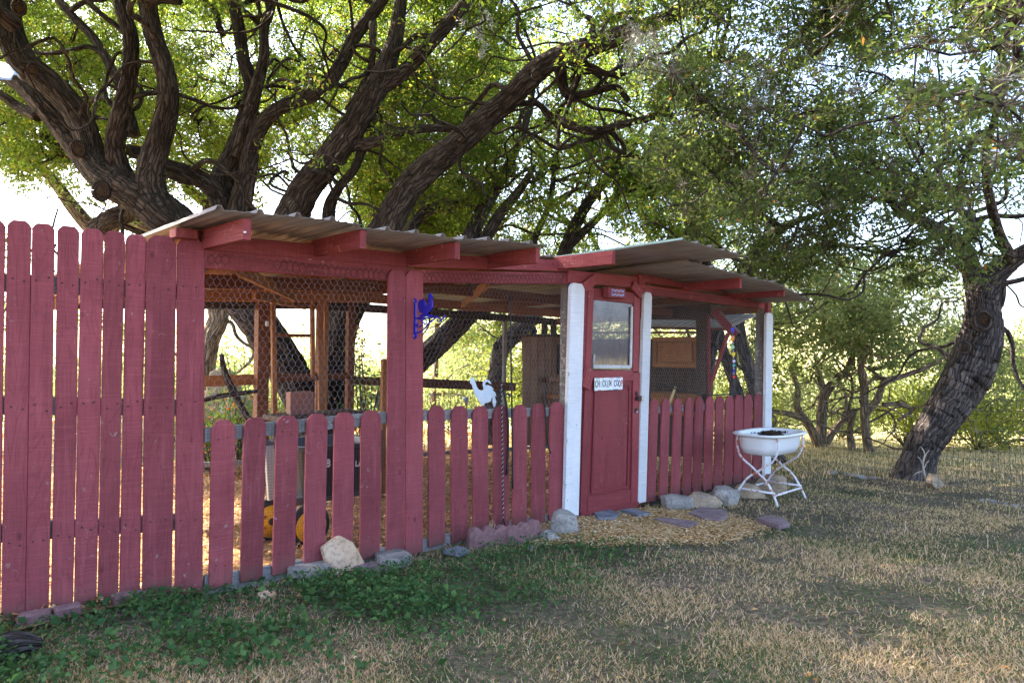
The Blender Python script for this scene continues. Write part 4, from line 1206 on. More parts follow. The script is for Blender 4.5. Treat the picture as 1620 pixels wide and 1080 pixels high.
# ================================================================== stones
def rock_mesh(sx, sy, sz, seed, flat=.0, rough=.34, sub=4):
    bm = bmesh.new(); bmesh.ops.create_icosphere(bm, subdivisions=sub, radius=1)
    for v in bm.verts:
        p = v.co.copy(); o3 = Vector((seed * 3.7, seed * 1.9, seed * 5.1))
        m = 1 + rough * 1.2 * noise.noise(p * .9 + o3) + rough * .6 * noise.noise(p * 2.1 + o3) + rough * .35 * abs(noise.noise(p * 4.5 + o3)) + rough * .16 * noise.noise(p * 11 + o3)
        p *= m
        rr0 = random.Random(seed)
        for _ in range(8):
            ax = Vector((rr0.uniform(-1, 1), rr0.uniform(-1, 1), rr0.uniform(-.2, .38))) if _ else Vector((.1, -.1, 1)); c = rr0.uniform(.6, .85)
            ax = ax.normalized(); dd = p.dot(ax)
            if dd > c: p -= ax * (dd - c) * .92
        v.co = Vector((p.x * sx, p.y * sy, p.z * sz))
    me = D.meshes.new('rock'); bm.to_mesh(me); bm.free()
    me.polygons.foreach_set('use_smooth', np.ones(len(me.polygons), bool))
    return me
def rock(name, label, cat, px, pyb, wpx, hpx, mat, seed, depth=.8, group=None, tilt=0, sink=.25):
    g = G(px, pyb)
    k = g[1] / F
    sx, sz, sy = wpx * k * .62, hpx * k * .92, wpx * k * .62 * depth
    g = g - N * 0 + np.array([0, sy * .5, 0]); g[2] = float(gz(g[0], g[1]))
    o = link(name, rock_mesh(sx, sy, sz, seed), M[mat], None, Matrix.Translation((g[0], g[1], g[2] + sz * (.5 - sink))) @ Matrix.Rotation(R(seed * 37 % 60 - 30), 4, 'Z') @ Matrix.Rotation(R(tilt), 4, 'Y'))
    return tag(o, label, cat, group)
rock('rock', 'pitted grey limestone boulder at the foot of the left white post', 'rock', 892, 848, 46, 40, 'limestone', 3, .9)
rock('rock', 'small pale limestone rock left of the grey boulder by the white post', 'rock', 868, 857, 34, 16, 'limestone', 5, .7)
rock('pebble', 'tiny white stone lying in the weeds before the scalloped edging', 'stone', 841, 871, 11, 8, 'limestone', 8)
rock('rock', 'rounded grey rock first of the row right of the door', 'rock', 1076, 806, 56, 22, 'limestone', 11, .7)
rock('rock', 'flattish tan rock second of the row under the right pickets', 'rock', 1116, 804, 54, 23, 'tan_stone', 12, .7)
rock('rock', 'grey blue peaked rock third of the row under the right pickets', 'rock', 1148, 798, 44, 28, 'limestone', 17, .8)
rock('rock', 'brown tan rock behind the near legs of the white tub', 'rock', 1190, 789, 48, 25, 'tan_stone', 14, .7)
rock('rock', 'cream brown rock behind the tub at the base of the end post', 'rock', 1229, 781, 46, 30, 'tan_stone', 19, .8)
rock('pebble', 'small white stone in the ground weeds below the second picket', 'stone', 420, 950, 32, 13, 'cream_stone', 21)
rock('pebble', 'pale stone chip in the weeds at the lower left', 'stone', 174, 1063, 16, 9, 'cream_stone', 24)
rock('boulder', 'round tan boulder on the bank behind the left bay', 'boulder', 343, 690, 60, 50, 'tan_stone', 26, .9)
rock('boulder', 'low grey boulder on the bank behind the left bay', 'boulder', 372, 700, 40, 34, 'limestone', 27, .9)
for k, (px, py, w, h) in enumerate([(1318, 750, 14, 6), (1340, 752, 10, 5), (1362, 757, 20, 6), (1382, 758, 12, 4), (1572, 797, 14, 7), (1590, 799, 10, 6), (1606, 803, 12, 6), (1556, 794, 9, 5)]):
    rock('pebble', 'white limestone chip by the wire fence, ' + ['leftmost of the line', 'second from the left of the line', 'largest one left of the leaning oak', 'nearest the leaning oak', 'first past the tipped brick', 'between two larger chips at the right edge', 'last one at the right frame edge', 'smallest one right of the tipped brick'][k], 'stone', px, py, w, h, 'limestone', 31 + k, group='white stone chips along the wire fence')

def slab(name, label, cat, pxs, t, mat, seed=0, z=.012):
    w = np.array([G(x, y) for x, y in pxs]); c = w.mean(0)
    loc = w - c
    bm = bmesh.new()
    v_ = [bm.verts.new((x, y, 0)) for x, y, _ in loc]
    f = bm.faces.new(v_)
    if f.normal.z < 0: f.normal_flip()
    r_ = bmesh.ops.extrude_face_region(bm, geom=[f]); bmesh.ops.translate(bm, vec=(0, 0, -t), verts=[e_ for e_ in r_['geom'] if isinstance(e_, bmesh.types.BMVert)])
    bmesh.ops.recalc_face_normals(bm, faces=bm.faces[:])
    bmesh.ops.bevel(bm, geom=[e_ for e_ in bm.edges if e_.calc_face_angle(0) > .6], offset=.006, segments=2, affect='EDGES')
    bmesh.ops.triangulate(bm, faces=[f for f in bm.faces if len(f.verts) > 4])
    me = D.meshes.new(name); bm.to_mesh(me); bm.free()
    o = link(name, me, M[mat], None, Matrix.Translation((c[0], c[1], c[2] + z + .022)) @ Matrix.Rotation(R(-2.5), 4, 'X'))
    return tag(o, label, cat)
slab('flagstone', 'large purple stepping stone in the wood chips before the rocks', 'flagstone', [(1088, 818), (1108, 811), (1150, 817), (1152, 824), (1138, 830), (1112, 827)], .04, 'purple_flag', 1, .03)
slab('flagstone', 'long purple stepping stone half buried in the wood chips', 'flagstone', [(1034, 828), (1050, 826), (1105, 833), (1090, 842), (1072, 838)], .04, 'purple_flag', 2, .024)
slab('flagstone', 'blue grey flagstone at the door sill', 'flagstone', [(938, 818), (958, 812), (980, 821), (972, 827), (946, 828)], .04, 'blue_flag', 3, .028)
slab('flagstone', 'thin blue grey flagstone right of the door sill slab', 'flagstone', [(980, 814), (1000, 811), (1028, 819), (1010, 823)], .04, 'blue_flag', 4, .024)
slab('flagstone', 'pink brown stepping stone sunk in the grass before the tub', 'flagstone', [(1195, 828), (1215, 823), (1240, 827), (1250, 838), (1232, 841)], .04, 'purple_flag', 5, .03)
slab('flagstone', 'purple flagstone under the leaning cream slab', 'flagstone', [(558, 905), (590, 898), (614, 905), (590, 917)], .03, 'purple_flag', 6, .02)
slab('flagstone', 'flat grey flagstone below the tall double board', 'flagstone', [(700, 880), (725, 872), (742, 876), (728, 886)], .03, 'blue_flag', 7, .02)
slab('flat_stone', 'flat grey white stone on the ground left of the leaning slab', 'flat stone', [(450, 908), (478, 902), (516, 901), (522, 912), (500, 920), (455, 918)], .06, 'limestone', 8, .05)
slab('flat_stone', 'flat white limestone wedge right of the leaning cream slab', 'flat stone', [(590, 890), (606, 884), (640, 886), (652, 894), (625, 903), (600, 903)], .07, 'limestone', 9, .05)
# leaning cream slab
lp0 = G(546, 906)
lm = frame(lp0 + np.array([0, 0, .0]), Z * 1.0 - N * .42, N)
ku = lp0[1] / F
sl_pts = [((x - 546) * ku * -1.06, (906 - y) * ku * 1.08) for x, y in [(530, 912), (580, 901), (573, 880), (566, 865), (545, 851), (515, 862), (517, 880)]]
tag(link('leaning_slab', poly_prism(sl_pts, .045, .008), M['cream_stone'], None, lm), 'cream and rust flagstone slab leaning against the low pickets', 'flagstone')
# scalloped edging blocks
def edger(label, x0, y0, x1, y1, h):
    a = G(x0, y0); b = G(x1, y1); d = b - a; w = float(np.linalg.norm(d[:2])); d /= np.linalg.norm(d)
    pts = [(-w / 2, -.05), (w / 2, -.05), (w / 2, h * .66)]
    for k in range(3):
        cx = w / 2 - w / 6 - k * w / 3
        pts += [(cx + w / 6 * math.cos(R(t)) * .97, h * .66 + h * .34 * math.sin(R(t))) for t in (22, 55, 90, 125, 158)]
    pts.append((-w / 2, h * .66))
    o = link('edging_block', poly_prism(pts, .055, .007), M['pink_concrete'], None, wall_frame((a + b) / 2, d))
    tag(o, label, 'edging block', 'scalloped edging blocks')
edger('pink scalloped concrete edging block left one of the pair under the rope', 740, 869, 803, 864, .15)
edger('pink scalloped concrete edging block right one of the pair nearer the door', 800, 866, 851, 853, .15)
for k, (x0, y0, x1, y1) in enumerate([(28, 994, 82, 985), (85, 984, 128, 974), (178, 962, 232, 950), (236, 949, 292, 942)]):
    a = G(x0, y0); b = G(x1, y1)
    o = bar('brick', a + Z * .02, b + Z * .02, .07, .09, M['pink_concrete'], None, ydir=(0, 0, 1), bev=.008)
    tag(o, 'pinkish paving brick lying under the tall red fence' + [' at the frame edge', ' behind the leafy weeds', ' below the narrow boards', ' below the widest board'][k], 'brick', 'bricks along the tall fence')
# tilted brick by the tree
g = G(1478, 772)
tag(link('brick', box_mesh(.20, .09, .13, .008), M['tan_stone'], None, Matrix.Translation((g[0], g[1], g[2] + .06)) @ Matrix.Rotation(R(25), 4, 'Z') @ Matrix.Rotation(R(38), 4, 'Y')), 'pale tan brick tipped on its corner at the foot of the leaning oak', 'brick')
# old log at the lower left
g0, g1 = G(-30, 1052), G(62, 1030)
stick('blackened rotten log lying in the weeds at the lower left', [g0 + Z * .02, (g0 + g1) / 2 + Z * .045, g1 + Z * .02], [.06, .065, .035], 'bark_grey', 'log', 'log')

# corner of a metal roof at the upper left edge of the view
sr = thing('shed_roof', 'corner of a galvanised corrugated shed roof jutting in at the upper left edge', 'metal roof', P(-60, 100, 2.9))
tip = P(36, 126, 2.6); bk = P(-4, 96, 3.05)
lft = tip + np.array([-1.2, -.35, -.02])
sheet(tip, lft, bk, lft + (bk - tip), M['pale_galv'], sr, pitch=.12)
bar('rafter', tip + np.array([-.30, .0, -.06]), tip + np.array([-1.1, -.28, -.06]), .05, .04, M['grey_wood'], sr, ydir=(0, 0, 1))

# ================================================================== welded wire fence on the right
wfp = [G(1238, 722), G(1300, 742), G(1400, 764), G(1500, 783), G(1620, 806), G(1800, 850)]
wfc = thing('wire_fence', 'thin welded wire garden fence running past the leaning oak', 'fence', wfp[2])
wfp = np.array(wfp); seglen = np.concatenate([[0], np.cumsum(np.linalg.norm(np.diff(wfp[:, :2], axis=0), axis=1))])
def fpt(s, h):
    xx = np.interp(s, seglen, wfp[:, 0]); yy = np.interp(s, seglen, wfp[:, 1])
    return np.array([xx + .02 * math.sin(s * 3 + h * 2), yy + .03 * math.sin(s * 2.1 + h * 3), float(gz(xx, yy)) + h])
a = Acc(); s = 0
while s < seglen[-1]:
    a.tube(np.array([fpt(s, h) for h in (0, .3, .6, .9, 1.18)]), .0024, 3, cap=False); s += .075
for h in np.arange(.02, 1.2, .1):
    a.tube(np.array([fpt(s, h) for s in np.arange(0, seglen[-1], .3)]), .0024, 3, cap=False)
link('wire_mesh', a.mesh('wire_mesh'), M['dark_wire'], wfc)

# ================================================================== trees
class Tree:
    def __init__(s, label, base, bark='bark', leaf='leaf', lsize=.05, name='live_oak', group=None):
        s.root = thing(name, label, 'tree', base, group)
        s.bark = bark; s.leaf = leaf; s.ls = lsize * 1.12
        s.np_ = []; s.nr = []; s.trunk = Acc(); s.k = 0; s.clumps = []
        s.limbs = []; s.wk = .76
    def gnarl(s, n, seed, r0=(.012, .042), ln=(1.2, 3.0), up=.35, pick=None):
        """crooked side branches that leave the limbs and wander outwards"""
        rr = np.random.default_rng(seed); base = [l for l in s.limbs]
        for _ in range(n):
            l = base[rr.integers(len(base))]; i = rr.integers(len(l) // 3, len(l)); p = l[i, :3].copy()
            if pick and not pick(p): continue
            L = rr.uniform(*ln); m = int(L / .22) + 2; r = min(rr.uniform(*r0), l[i, 3] * .6)
            d = rr.normal(size=3); d[2] = abs(d[2]) * up; d /= np.linalg.norm(d)
            rows = [[*p, r]]
            for k in range(m):
                d = d + rr.normal(size=3) * .46; d[2] += .10 if rr.random() < .6 else -.12; d /= np.linalg.norm(d)
                p = p + d * .22; rows.append([*p, r * (1 - .75 * (k + 1) / m)])
            q = smooth_path(np.array(rows), 3); s.k += 1
            s.trunk.tube(q[:, :3], q[:, 3], 7, lump=.1, seed=s.k)
            s.np_.append(q[::2, :3]); s.nr.append(q[::2, 3])
    def limb(s, pts, world=False, lump=.16, wk=1.0):
        """pts rows: px, py, distance, width in px (missing trailing values repeat)"""
        rows = []; last = None
        for p in pts:
            p = list(p)
            if not world:
                Y = p[2] if len(p) > 2 else last[0]; w = p[3] if len(p) > 3 else last[1]
                last = (Y, w); q = P(p[0], p[1], Y); r = w * s.wk / 2 * Y / F
                rows.append([*q, r])
            else: rows.append(p)
        rows = np.array(rows); big = rows[:, 3].max() > .11
        q = smooth_path(rows, 16 if big else 7)
        s.k += 1
        seg = 44 if big else 14
        jit = np.column_stack([np.sin(np.arange(len(q)) * 1.3 + s.k), np.cos(np.arange(len(q)) * 1.7 + s.k), np.sin(np.arange(len(q)) * .9)]) * q[:, 3:4] * .02
        q[:, :3] += jit
        s.trunk.tube(q[:, :3], q[:, 3], seg, lump=lump, seed=s.k * 1.37 + len(pts))
        s.np_.append(q[:, :3]); s.nr.append(q[:, 3]); s.limbs.append(q)
    def knot(s, px, py, Y, rpx, mat='bark'):
        c = P(px, py, Y); r = rpx * Y / F
        d = (CAMP - c); d /= np.linalg.norm(d)
        x = np.cross(d, Z); x /= np.linalg.norm(x); y = np.cross(x, d)
        t = np.linspace(0, 2 * np.pi, 17)
        o = tube('knot', [c + (x * math.cos(a) * r * .75 + y * math.sin(a) * r) - d * .02 for a in t], r * .38, M[mat], s.root, 8, 1)
        tube('knot_hollow', [c - d * .05, c + d * .0], r * .75, M['soil'], o, 12, 1)
    def build(s, crown_per=320, rg=None, clump_r=.36, twigs=True, flat=.7, droop=0.3, rmin=.006):
        rg = rg or np.random.default_rng(5)
        pos = np.concatenate(s.np_); nodes = [p for p in pos]; rad0 = np.concatenate(s.nr)
        cap = len(pos) + len(s.clumps) * 14 + 10
        NP = np.zeros((cap, 3)); NP[:len(pos)] = pos; n = len(pos)
        par = -np.ones(cap, int); cnt = np.zeros(cap)
        cl = np.array(s.clumps) if s.clumps else np.zeros((0, 4))
        br = Acc(); paths = []
        if len(cl):
            d0 = np.array([np.min(np.linalg.norm(pos - c[:3], axis=1)) for c in cl])
            for ci in np.argsort(d0):
                c = cl[ci][:3]
                d = np.linalg.norm(NP[:n] - c, axis=1)
                d = d + .25 * np.maximum(0, NP[:n, 2] - c[2])
                j = int(np.argmin(d)); a = NP[j]; ln = np.linalg.norm(c - a)
                m = int(np.clip(ln / .22, 2, 12))
                t = np.linspace(0, 1, m + 1)[1:]
                off = rg.normal(size=(m, 3)) * .11 * min(1, ln) ; off[-1] = 0
                mid = np.array([0, 0, .10 * ln])
                path = a + (c - a) * t[:, None] + off + mid * (np.sin(t * np.pi))[:, None]
                idx = [j]
                for p in path:
                    NP[n] = p; par[n] = idx[-1]; idx.append(n); n += 1
                k = idx[-1]
                while k >= 0: cnt[k] += 1; k = par[k]
                paths.append(idx)
            for idx in paths:
                r = rmin * np.maximum(1, cnt[idx]) ** .52
                if idx[0] < len(rad0): r[0] = min(rad0[idx[0]] * .6, r[1] * 1.4)
                r = np.minimum(r, .09); r[0] = max(r[0], r[1])
                q = np.column_stack([NP[idx], r])
                br.tube(q[:, :3], q[:, 3], 5 if r.max() < .03 else 7, seed=rg.random() * 5)
        # leaves in clumps, with fine twigs
        cs = []; tw = Acc()
        for c in cl:
            rc = c[3] * rg.uniform(.75, 1.25)
            nsub = 9
            sub = rg.normal(size=(nsub, 3)) * rc * .55 * [1, 1, flat] + c[:3]
            m = int(crown_per * (c[3] / clump_r) ** 2 * rg.uniform(.6, 1.2) / nsub)
            for sp in sub:
                cs.append(sp + rg.normal(size=(m, 3)) * rc * .21 * [1, 1, flat])
                if twigs:
                    mid = (sp + c[:3]) / 2 + rg.normal(size=3) * .05
                    tip = sp + (sp - c[:3]) * .5 + rg.normal(size=3) * .06
                    tw.tube(np.array([c[:3], mid, sp, tip]), [.005, .004, .003, .0015], 3, cap=False)
        tk = link('trunk', s.trunk.mesh('trunk'), M[s.bark], s.root, smooth=True)
        if br.v: 
            tag(link('branches', br.mesh('branches'), M[s.bark], s.root, smooth=True), kind='stuff')
        if tw.v: tag(link('twigs', tw.mesh('twigs'), M['twig'], s.root), kind='stuff')
        if cs:
            cs = np.concatenate(cs)
            tag(leaf_object('crown', cs, s.ls, M[s.leaf], s.root, rg, up=.3, droop=droop), kind='stuff')
            return len(cs)
        return 0

rg = np.random.default_rng(11)

# --- the live oak whose trunks rise behind the coop
g = G(500, 700) ; 
tA = Tree('huge dark live oak leaning left behind the coop with upright limbs over the tall fence', P(515, 706, 8.6), 'bark', 'leaf', .055)
tA.limb([(530, 730, 8.3, 120), (488, 650, 8.3, 88), (444, 570, 8.3, 76), (400, 500, 8.2, 74), (325, 415, 8.1, 84), (262, 345, 8.0, 82), (215, 308, 8.0, 78), (172, 284, 8.0, 72), (146, 258, 8.0, 62), (140, 225, 8.0, 54), (118, 176, 7.95, 52), (75, 130, 7.9, 54), (35, 98, 7.85, 58), (14, 50, 7.8, 52), (8, 0, 7.8, 46), (-5, -70, 7.8, 40)])
tA.limb([(140, 262, 8.05, 44), (104, 215, 8.15, 40), (64, 165, 8.2, 38), (20, 125, 8.3, 34), (-40, 95, 8.4, 30)])
tA.limb([(60, 185, 8.5, 22), (30, 170, 8.6, 20), (0, 150, 8.6, 17), (-60, 120, 8.7, 14)])
tA.limb([(215, 310, 8.0, 50), (190, 275, 8.0, 42), (180, 228, 7.95, 35), (192, 170, 7.9, 34), (204, 120, 7.9, 33), (206, 60, 7.9, 31), (192, 5, 7.9, 30), (186, -60, 7.9, 26)])
tA.limb([(212, 215, 8.7, 26), (196, 150, 8.7, 20), (178, 112, 8.7, 19), (150, 62, 8.8, 18), (110, 20, 8.8, 17), (70, -30, 8.9, 15)])
tA.limb([(265, 348, 8.0, 74), (240, 308, 7.95, 60), (238, 262, 7.9, 52), (256, 205, 7.85, 46), (266, 150, 7.8, 44), (258, 100, 7.8, 41), (242, 50, 7.8, 38), (234, 0, 7.8, 36), (236, -60, 7.8, 32)])
tA.limb([(232, 8, 7.7, 26), (250, -2, 7.6, 22), (285, 2, 7.5, 15)])
tA.limb([(205, 240, 8.3, 28), (225, 243, 8.4, 26), (262, 262, 8.5, 28), (300, 275, 8.6, 34), (338, 300, 8.7, 40), (358, 345, 8.8, 42), (400, 400, 8.85, 40), (450, 430, 8.9, 40)])
tA.limb([(180, 282, 8.5, 20), (205, 330, 9.5, 34), (180, 345, 9.6, 34), (150, 365, 9.8, 36)])
tA.knot(123, 236, 7.72, 11); tA.knot(160, 302, 7.75, 13); tA.knot(30, 12, 7.5, 10); tA.knot(52, 110, 7.6, 8)

tB = Tree('broad dark live oak behind the middle of the coop with one long lichened limb', P(540, 706, 9.0), 'bark', 'leaf', .055)
tB.limb([(532, 735, 8.9, 80), (530, 650, 8.9, 60), (532, 560, 8.9, 56), (532, 505, 8.9, 60), (506, 452, 8.9, 66), (450, 408, 8.9, 66), (405, 368, 8.9, 62), (368, 330, 8.9, 60), (350, 290, 8.9, 50), (372, 240, 8.9, 40), (392, 180, 8.9, 36), (400, 140, 8.9, 34), (386, 95, 8.9, 27), (380, 50, 8.9, 24), (368, 0, 8.9, 20), (350, -60, 8.9, 16)])
tB.limb([(378, 250, 8.8, 30), (405, 140, 8.7, 26), (417, 90, 8.7, 22), (418, 45, 8.7, 19), (430, 10, 8.7, 16), (440, -60, 8.7, 14)])
tB.limb([(375, 345, 8.7, 46), (388, 290, 8.7, 36), (398, 235, 8.7, 32), (420, 190, 8.65, 30), (455, 165, 8.6, 28), (500, 148, 8.6, 27), (532, 115, 8.6, 25), (560, 60, 8.6, 24), (590, 20, 8.6, 22), (625, -30, 8.6, 20)])
tB.limb([(540, 520, 8.8, 58), (520, 450, 8.7, 66), (472, 400, 8.7, 62), (455, 365, 8.7, 62), (480, 305, 8.6, 58), (520, 255, 8.5, 52), (560, 200, 8.4, 48), (590, 150, 8.4, 48), (606, 118, 8.4, 42), (625, 60, 8.4, 30), (632, 20, 8.4, 26), (640, -60, 8.4, 22)])
tB.limb([(598, 140, 8.4, 36), (640, 112, 8.4, 30), (678, 72, 8.3, 28), (715, 30, 8.3, 28), (745, -10, 8.3, 26), (775, -70, 8.3, 22)])
tB.limb([(555, 232, 8.45, 26), (590, 226, 8.4, 22), (630, 210, 8.4, 19), (680, 203, 8.4, 15), (725, 206, 8.4, 12)])
tB.limb([(575, 230, 8.5, 18), (560, 268, 8.5, 16), (535, 300, 8.6, 18), (520, 340, 8.7, 26), (530, 420, 8.8, 36)])
tB.limb([(590, 35, 8.5, 16), (588, 100, 8.5, 13), (572, 140, 8.5, 12), (548, 175, 8.5, 10)], lump=.2)
tB.limb([(538, 560, 8.75, 48), (546, 500, 8.7, 60), (580, 430, 8.5, 70), (612, 362, 8.4, 66), (640, 308, 8.2, 58), (668, 275, 8.1, 54), (715, 235, 8.0, 48), (765, 190, 7.9, 46), (810, 152, 7.8, 44), (850, 112, 7.7, 42), (888, 88, 7.6, 34), (940, 72, 7.5, 34), (990, 52, 7.4, 32), (1050, 30, 7.2, 28), (1120, -10, 7.0, 24), (1190, -80, 6.8, 20)])
tB.limb([(850, 105, 7.8, 24), (880, 92, 7.8, 24), (930, 105, 7.8, 17), (960, 118, 7.8, 13), (990, 120, 7.8, 12)])
tB.limb([(885, 100, 8.2, 30), (893, 140, 8.3, 22), (905, 152, 8.3, 18), (940, 145, 8.3, 16), (975, 138, 8.3, 14), (995, 160, 8.3, 12)])
tB.limb([(818, 165, 8.1, 14), (850, 165, 8.2, 12), (872, 185, 8.3, 16), (905, 200, 8.4, 20), (945, 208, 8.4, 20), (975, 200, 8.4, 18), (1020, 188, 8.3, 16), (1055, 180, 8.3, 14), (1075, 198, 8.3, 12), (1128, 249, 8.2, 11), (1158, 290, 8.1, 10), (1200, 312, 8.0, 8)], lump=.2)
tB.limb([(955, 210, 8.4, 12), (970, 235, 8.4, 10), (1000, 245, 8.4, 8), (1018, 252, 8.4, 6)])
tB.knot(848, 118, 7.4, 7)

tC = Tree('slimmer grey live oak leaning right behind the middle bay of the coop', G(655, 640), 'bark_grey', 'leaf', .06)
tC.limb([(610, 640, 10.2, 56), (650, 585, 10.0, 50), (690, 545, 9.9, 46), (728, 508, 9.8, 44), (748, 480, 9.8, 40), (752, 430, 9.8, 36), (742, 385, 9.8, 34), (760, 340, 9.8, 30), (785, 295, 9.8, 26), (800, 270, 9.8, 20), (830, 200, 9.8, 14), (850, 100, 9.8, 10)])
tC.limb([(752, 400, 9.8, 28), (790, 340, 9.7, 24), (815, 310, 9.6, 20), (835, 282, 9.5, 16), (845, 262, 9.5, 12)])
tC.limb([(640, 380, 9.8, 30), (662, 345, 9.8, 24), (690, 330, 9.8, 20), (730, 320, 9.8, 12), (760, 335, 9.8, 9)])
tC.limb([(645, 300, 10.5, 16), (650, 240, 10.5, 15), (652, 200, 10.5, 12)])
tC.limb([(745, 505, 9.8, 16), (775, 488, 9.8, 12), (740, 470, 9.8, 30), (650, 420, 9.8, 30), (635, 385, 9.8, 28)])

tD = Tree('pale barked oak with a knotty fork seen past the cedar cabinet', G(780, 690), 'bark_grey', 'leaf', .065)
tD.limb([(775, 700, 11.5, 44), (778, 640, 11.5, 36), (785, 590, 11.5, 30), (795, 550, 11.5, 34), (825, 520, 11.5, 34), (850, 490, 11.5, 32), (880, 440, 11.5, 30), (900, 380, 11.5, 26), (930, 320, 11.5, 20), (990, 250, 11.5, 16), (1020, 200, 11.5, 12)])
tD.limb([(850, 490, 11.5, 22), (835, 440, 11.5, 20), (845, 380, 11.5, 16), (870, 320, 11.5, 13), (880, 240, 11.5, 10)])
tD.limb([(900, 390, 11.5, 18), (960, 330, 11.6, 14), (1010, 270, 11.6, 12), (1040, 200, 11.6, 10)])
tD.knot(786, 548, 11.3, 6, 'bark_grey')

tH = Tree('twin stemmed oak behind the right end of the coop', G(1195, 730), 'bark_grey', 'leaf_front', .055)
tH.limb([(1225, 735, 10.2, 44), (1200, 640, 10.2, 26), (1180, 570, 10.2, 24), (1168, 510, 10.2, 26), (1172, 460, 10.2, 34), (1184, 425, 10.0, 32), (1205, 388, 9.8, 28), (1235, 362, 9.6, 22), (1262, 350, 9.5, 14), (1320, 330, 9.2, 9)])
tH.limb([(1190, 700, 10.4, 26), (1172, 630, 10.4, 21), (1150, 570, 10.4, 19), (1135, 510, 10.4, 18), (1130, 460, 10.4, 20), (1110, 400, 10.3, 16), (1085, 350, 10.2, 13)])
tH.limb([(1112, 730, 9.4, 40), (1114, 640, 9.4, 30), (1122, 560, 9.4, 28), (1136, 500, 9.4, 27), (1160, 450, 9.5, 30)])
tH.limb([(1235, 360, 9.6, 16), (1195, 337, 9.4, 13), (1150, 333, 9.2, 11), (1100, 345, 9.0, 10), (1083, 372, 9.0, 9)], lump=.2)
tH.limb([(1215, 380, 9.6, 12), (1270, 395, 9.4, 10), (1330, 388, 9.2, 9), (1390, 400, 9.0, 7)], lump=.2)

tR = Tree('big leaning live oak with deeply furrowed bark at the right edge of the lawn', G(1442, 752), 'bark_grey', 'leaf_front', .055)
tR.limb([(1437, 785, 8.75, 96), (1446, 748, 8.75, 74), (1464, 700, 8.75, 64), (1492, 655, 8.75, 66), (1521, 605, 8.75, 74), (1539, 560, 8.75, 78), (1551, 515, 8.75, 66), (1552, 478, 8.75, 54), (1562, 446, 8.75, 48), (1590, 420, 8.7, 36), (1622, 398, 8.6, 30), (1665, 370, 8.4, 28), (1710, 300, 8.2, 24), (1740, 180, 8.0, 20)], lump=.20)
tR.limb([(1548, 500, 8.85, 44), (1540, 450, 8.85, 40), (1530, 405, 8.8, 36), (1508, 376, 8.7, 30), (1465, 352, 8.6, 24), (1425, 334, 8.5, 20), (1406, 308, 8.4, 17), (1394, 280, 8.3, 13), (1380, 255, 8.2, 10)], lump=.2)
tR.limb([(1428, 330, 8.5, 14), (1450, 300, 8.4, 12), (1475, 278, 8.3, 10), (1500, 250, 8.2, 9)], lump=.2)
tR.limb([(1520, 385, 8.7, 22), (1540, 365, 8.6, 20), (1535, 345, 8.6, 17), (1518, 330, 8.5, 13), (1512, 300, 8.4, 9)], lump=.2)
tR.limb([(1490, 368, 8.6, 14), (1455, 385, 8.5, 11), (1428, 378, 8.4, 8)], lump=.2)
tR.limb([(1600, 412, 8.6, 22), (1575, 350, 7.6, 18), (1560, 250, 6.8, 15), (1590, 120, 6.2, 13), (1560, 40, 5.8, 11), (1500, -60, 5.4, 10)])
tR.knot(1556, 506, 8.42, 15, 'bark_grey'); tR.knot(1526, 549, 8.40, 9, 'bark_grey')

tF = []
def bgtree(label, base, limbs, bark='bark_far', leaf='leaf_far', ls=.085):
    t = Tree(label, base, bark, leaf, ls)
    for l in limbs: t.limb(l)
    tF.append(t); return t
b1 = bgtree('low spreading oak with three stems in the meadow just right of the coop', G(1292, 703), [
    [(1298, 708, 13.2, 26), (1300, 660, 13.2, 22), (1304, 625, 13.2, 20), (1325, 598, 13.2, 17), (1340, 585, 13.2, 14), (1350, 560, 13.2, 9)],
    [(1296, 705, 13.1, 20), (1280, 672, 13.1, 16), (1262, 645, 13.1, 14), (1262, 612, 13.1, 11), (1250, 580, 13.1, 8)],
    [(1275, 665, 13.1, 14), (1250, 655, 13.0, 13), (1222, 650, 12.9, 11), (1196, 636, 12.8, 9), (1180, 620, 12.8, 7)],
    [(1306, 700, 13.3, 18), (1322, 676, 13.3, 14), (1340, 658, 13.3, 12), (1352, 648, 13.3, 10)],
    [(1304, 620, 13.2, 14), (1296, 595, 13.2, 10), (1290, 560, 13.2, 7)]])
b2 = bgtree('gnarled meadow oak with long crooked arms between the coop and the leaning oak', G(1378, 715), [
    [(1377, 722, 12.1, 24), (1370, 690, 12.1, 19), (1368, 650, 12.1, 18), (1366, 610, 12.1, 16), (1362, 580, 12.1, 13), (1372, 545, 12.1, 8)],
    [(1368, 655, 12.1, 17), (1388, 632, 12.0, 14), (1400, 605, 11.9, 13), (1435, 593, 11.8, 11), (1468, 580, 11.7, 9), (1500, 560, 11.6, 6)],
    [(1395, 640, 12.0, 8), (1425, 640, 11.9, 8), (1442, 650, 11.8, 7), (1420, 665, 11.8, 5)],
    [(1348, 712, 12.4, 15), (1344, 680, 12.4, 13), (1352, 650, 12.4, 10)]])
b3 = bgtree('orange barked oak beyond the wire fence at the far right edge', G(1604, 745), [
    [(1608, 752, 13.5, 20), (1602, 728, 13.5, 17), (1592, 708, 13.5, 15), (1578, 695, 13.5, 9), (1560, 670, 13.5, 6)],
    [(1602, 722, 13.5, 12), (1620, 712, 13.5, 10), (1650, 690, 13.5, 8), (1680, 640, 13.5, 6)]])
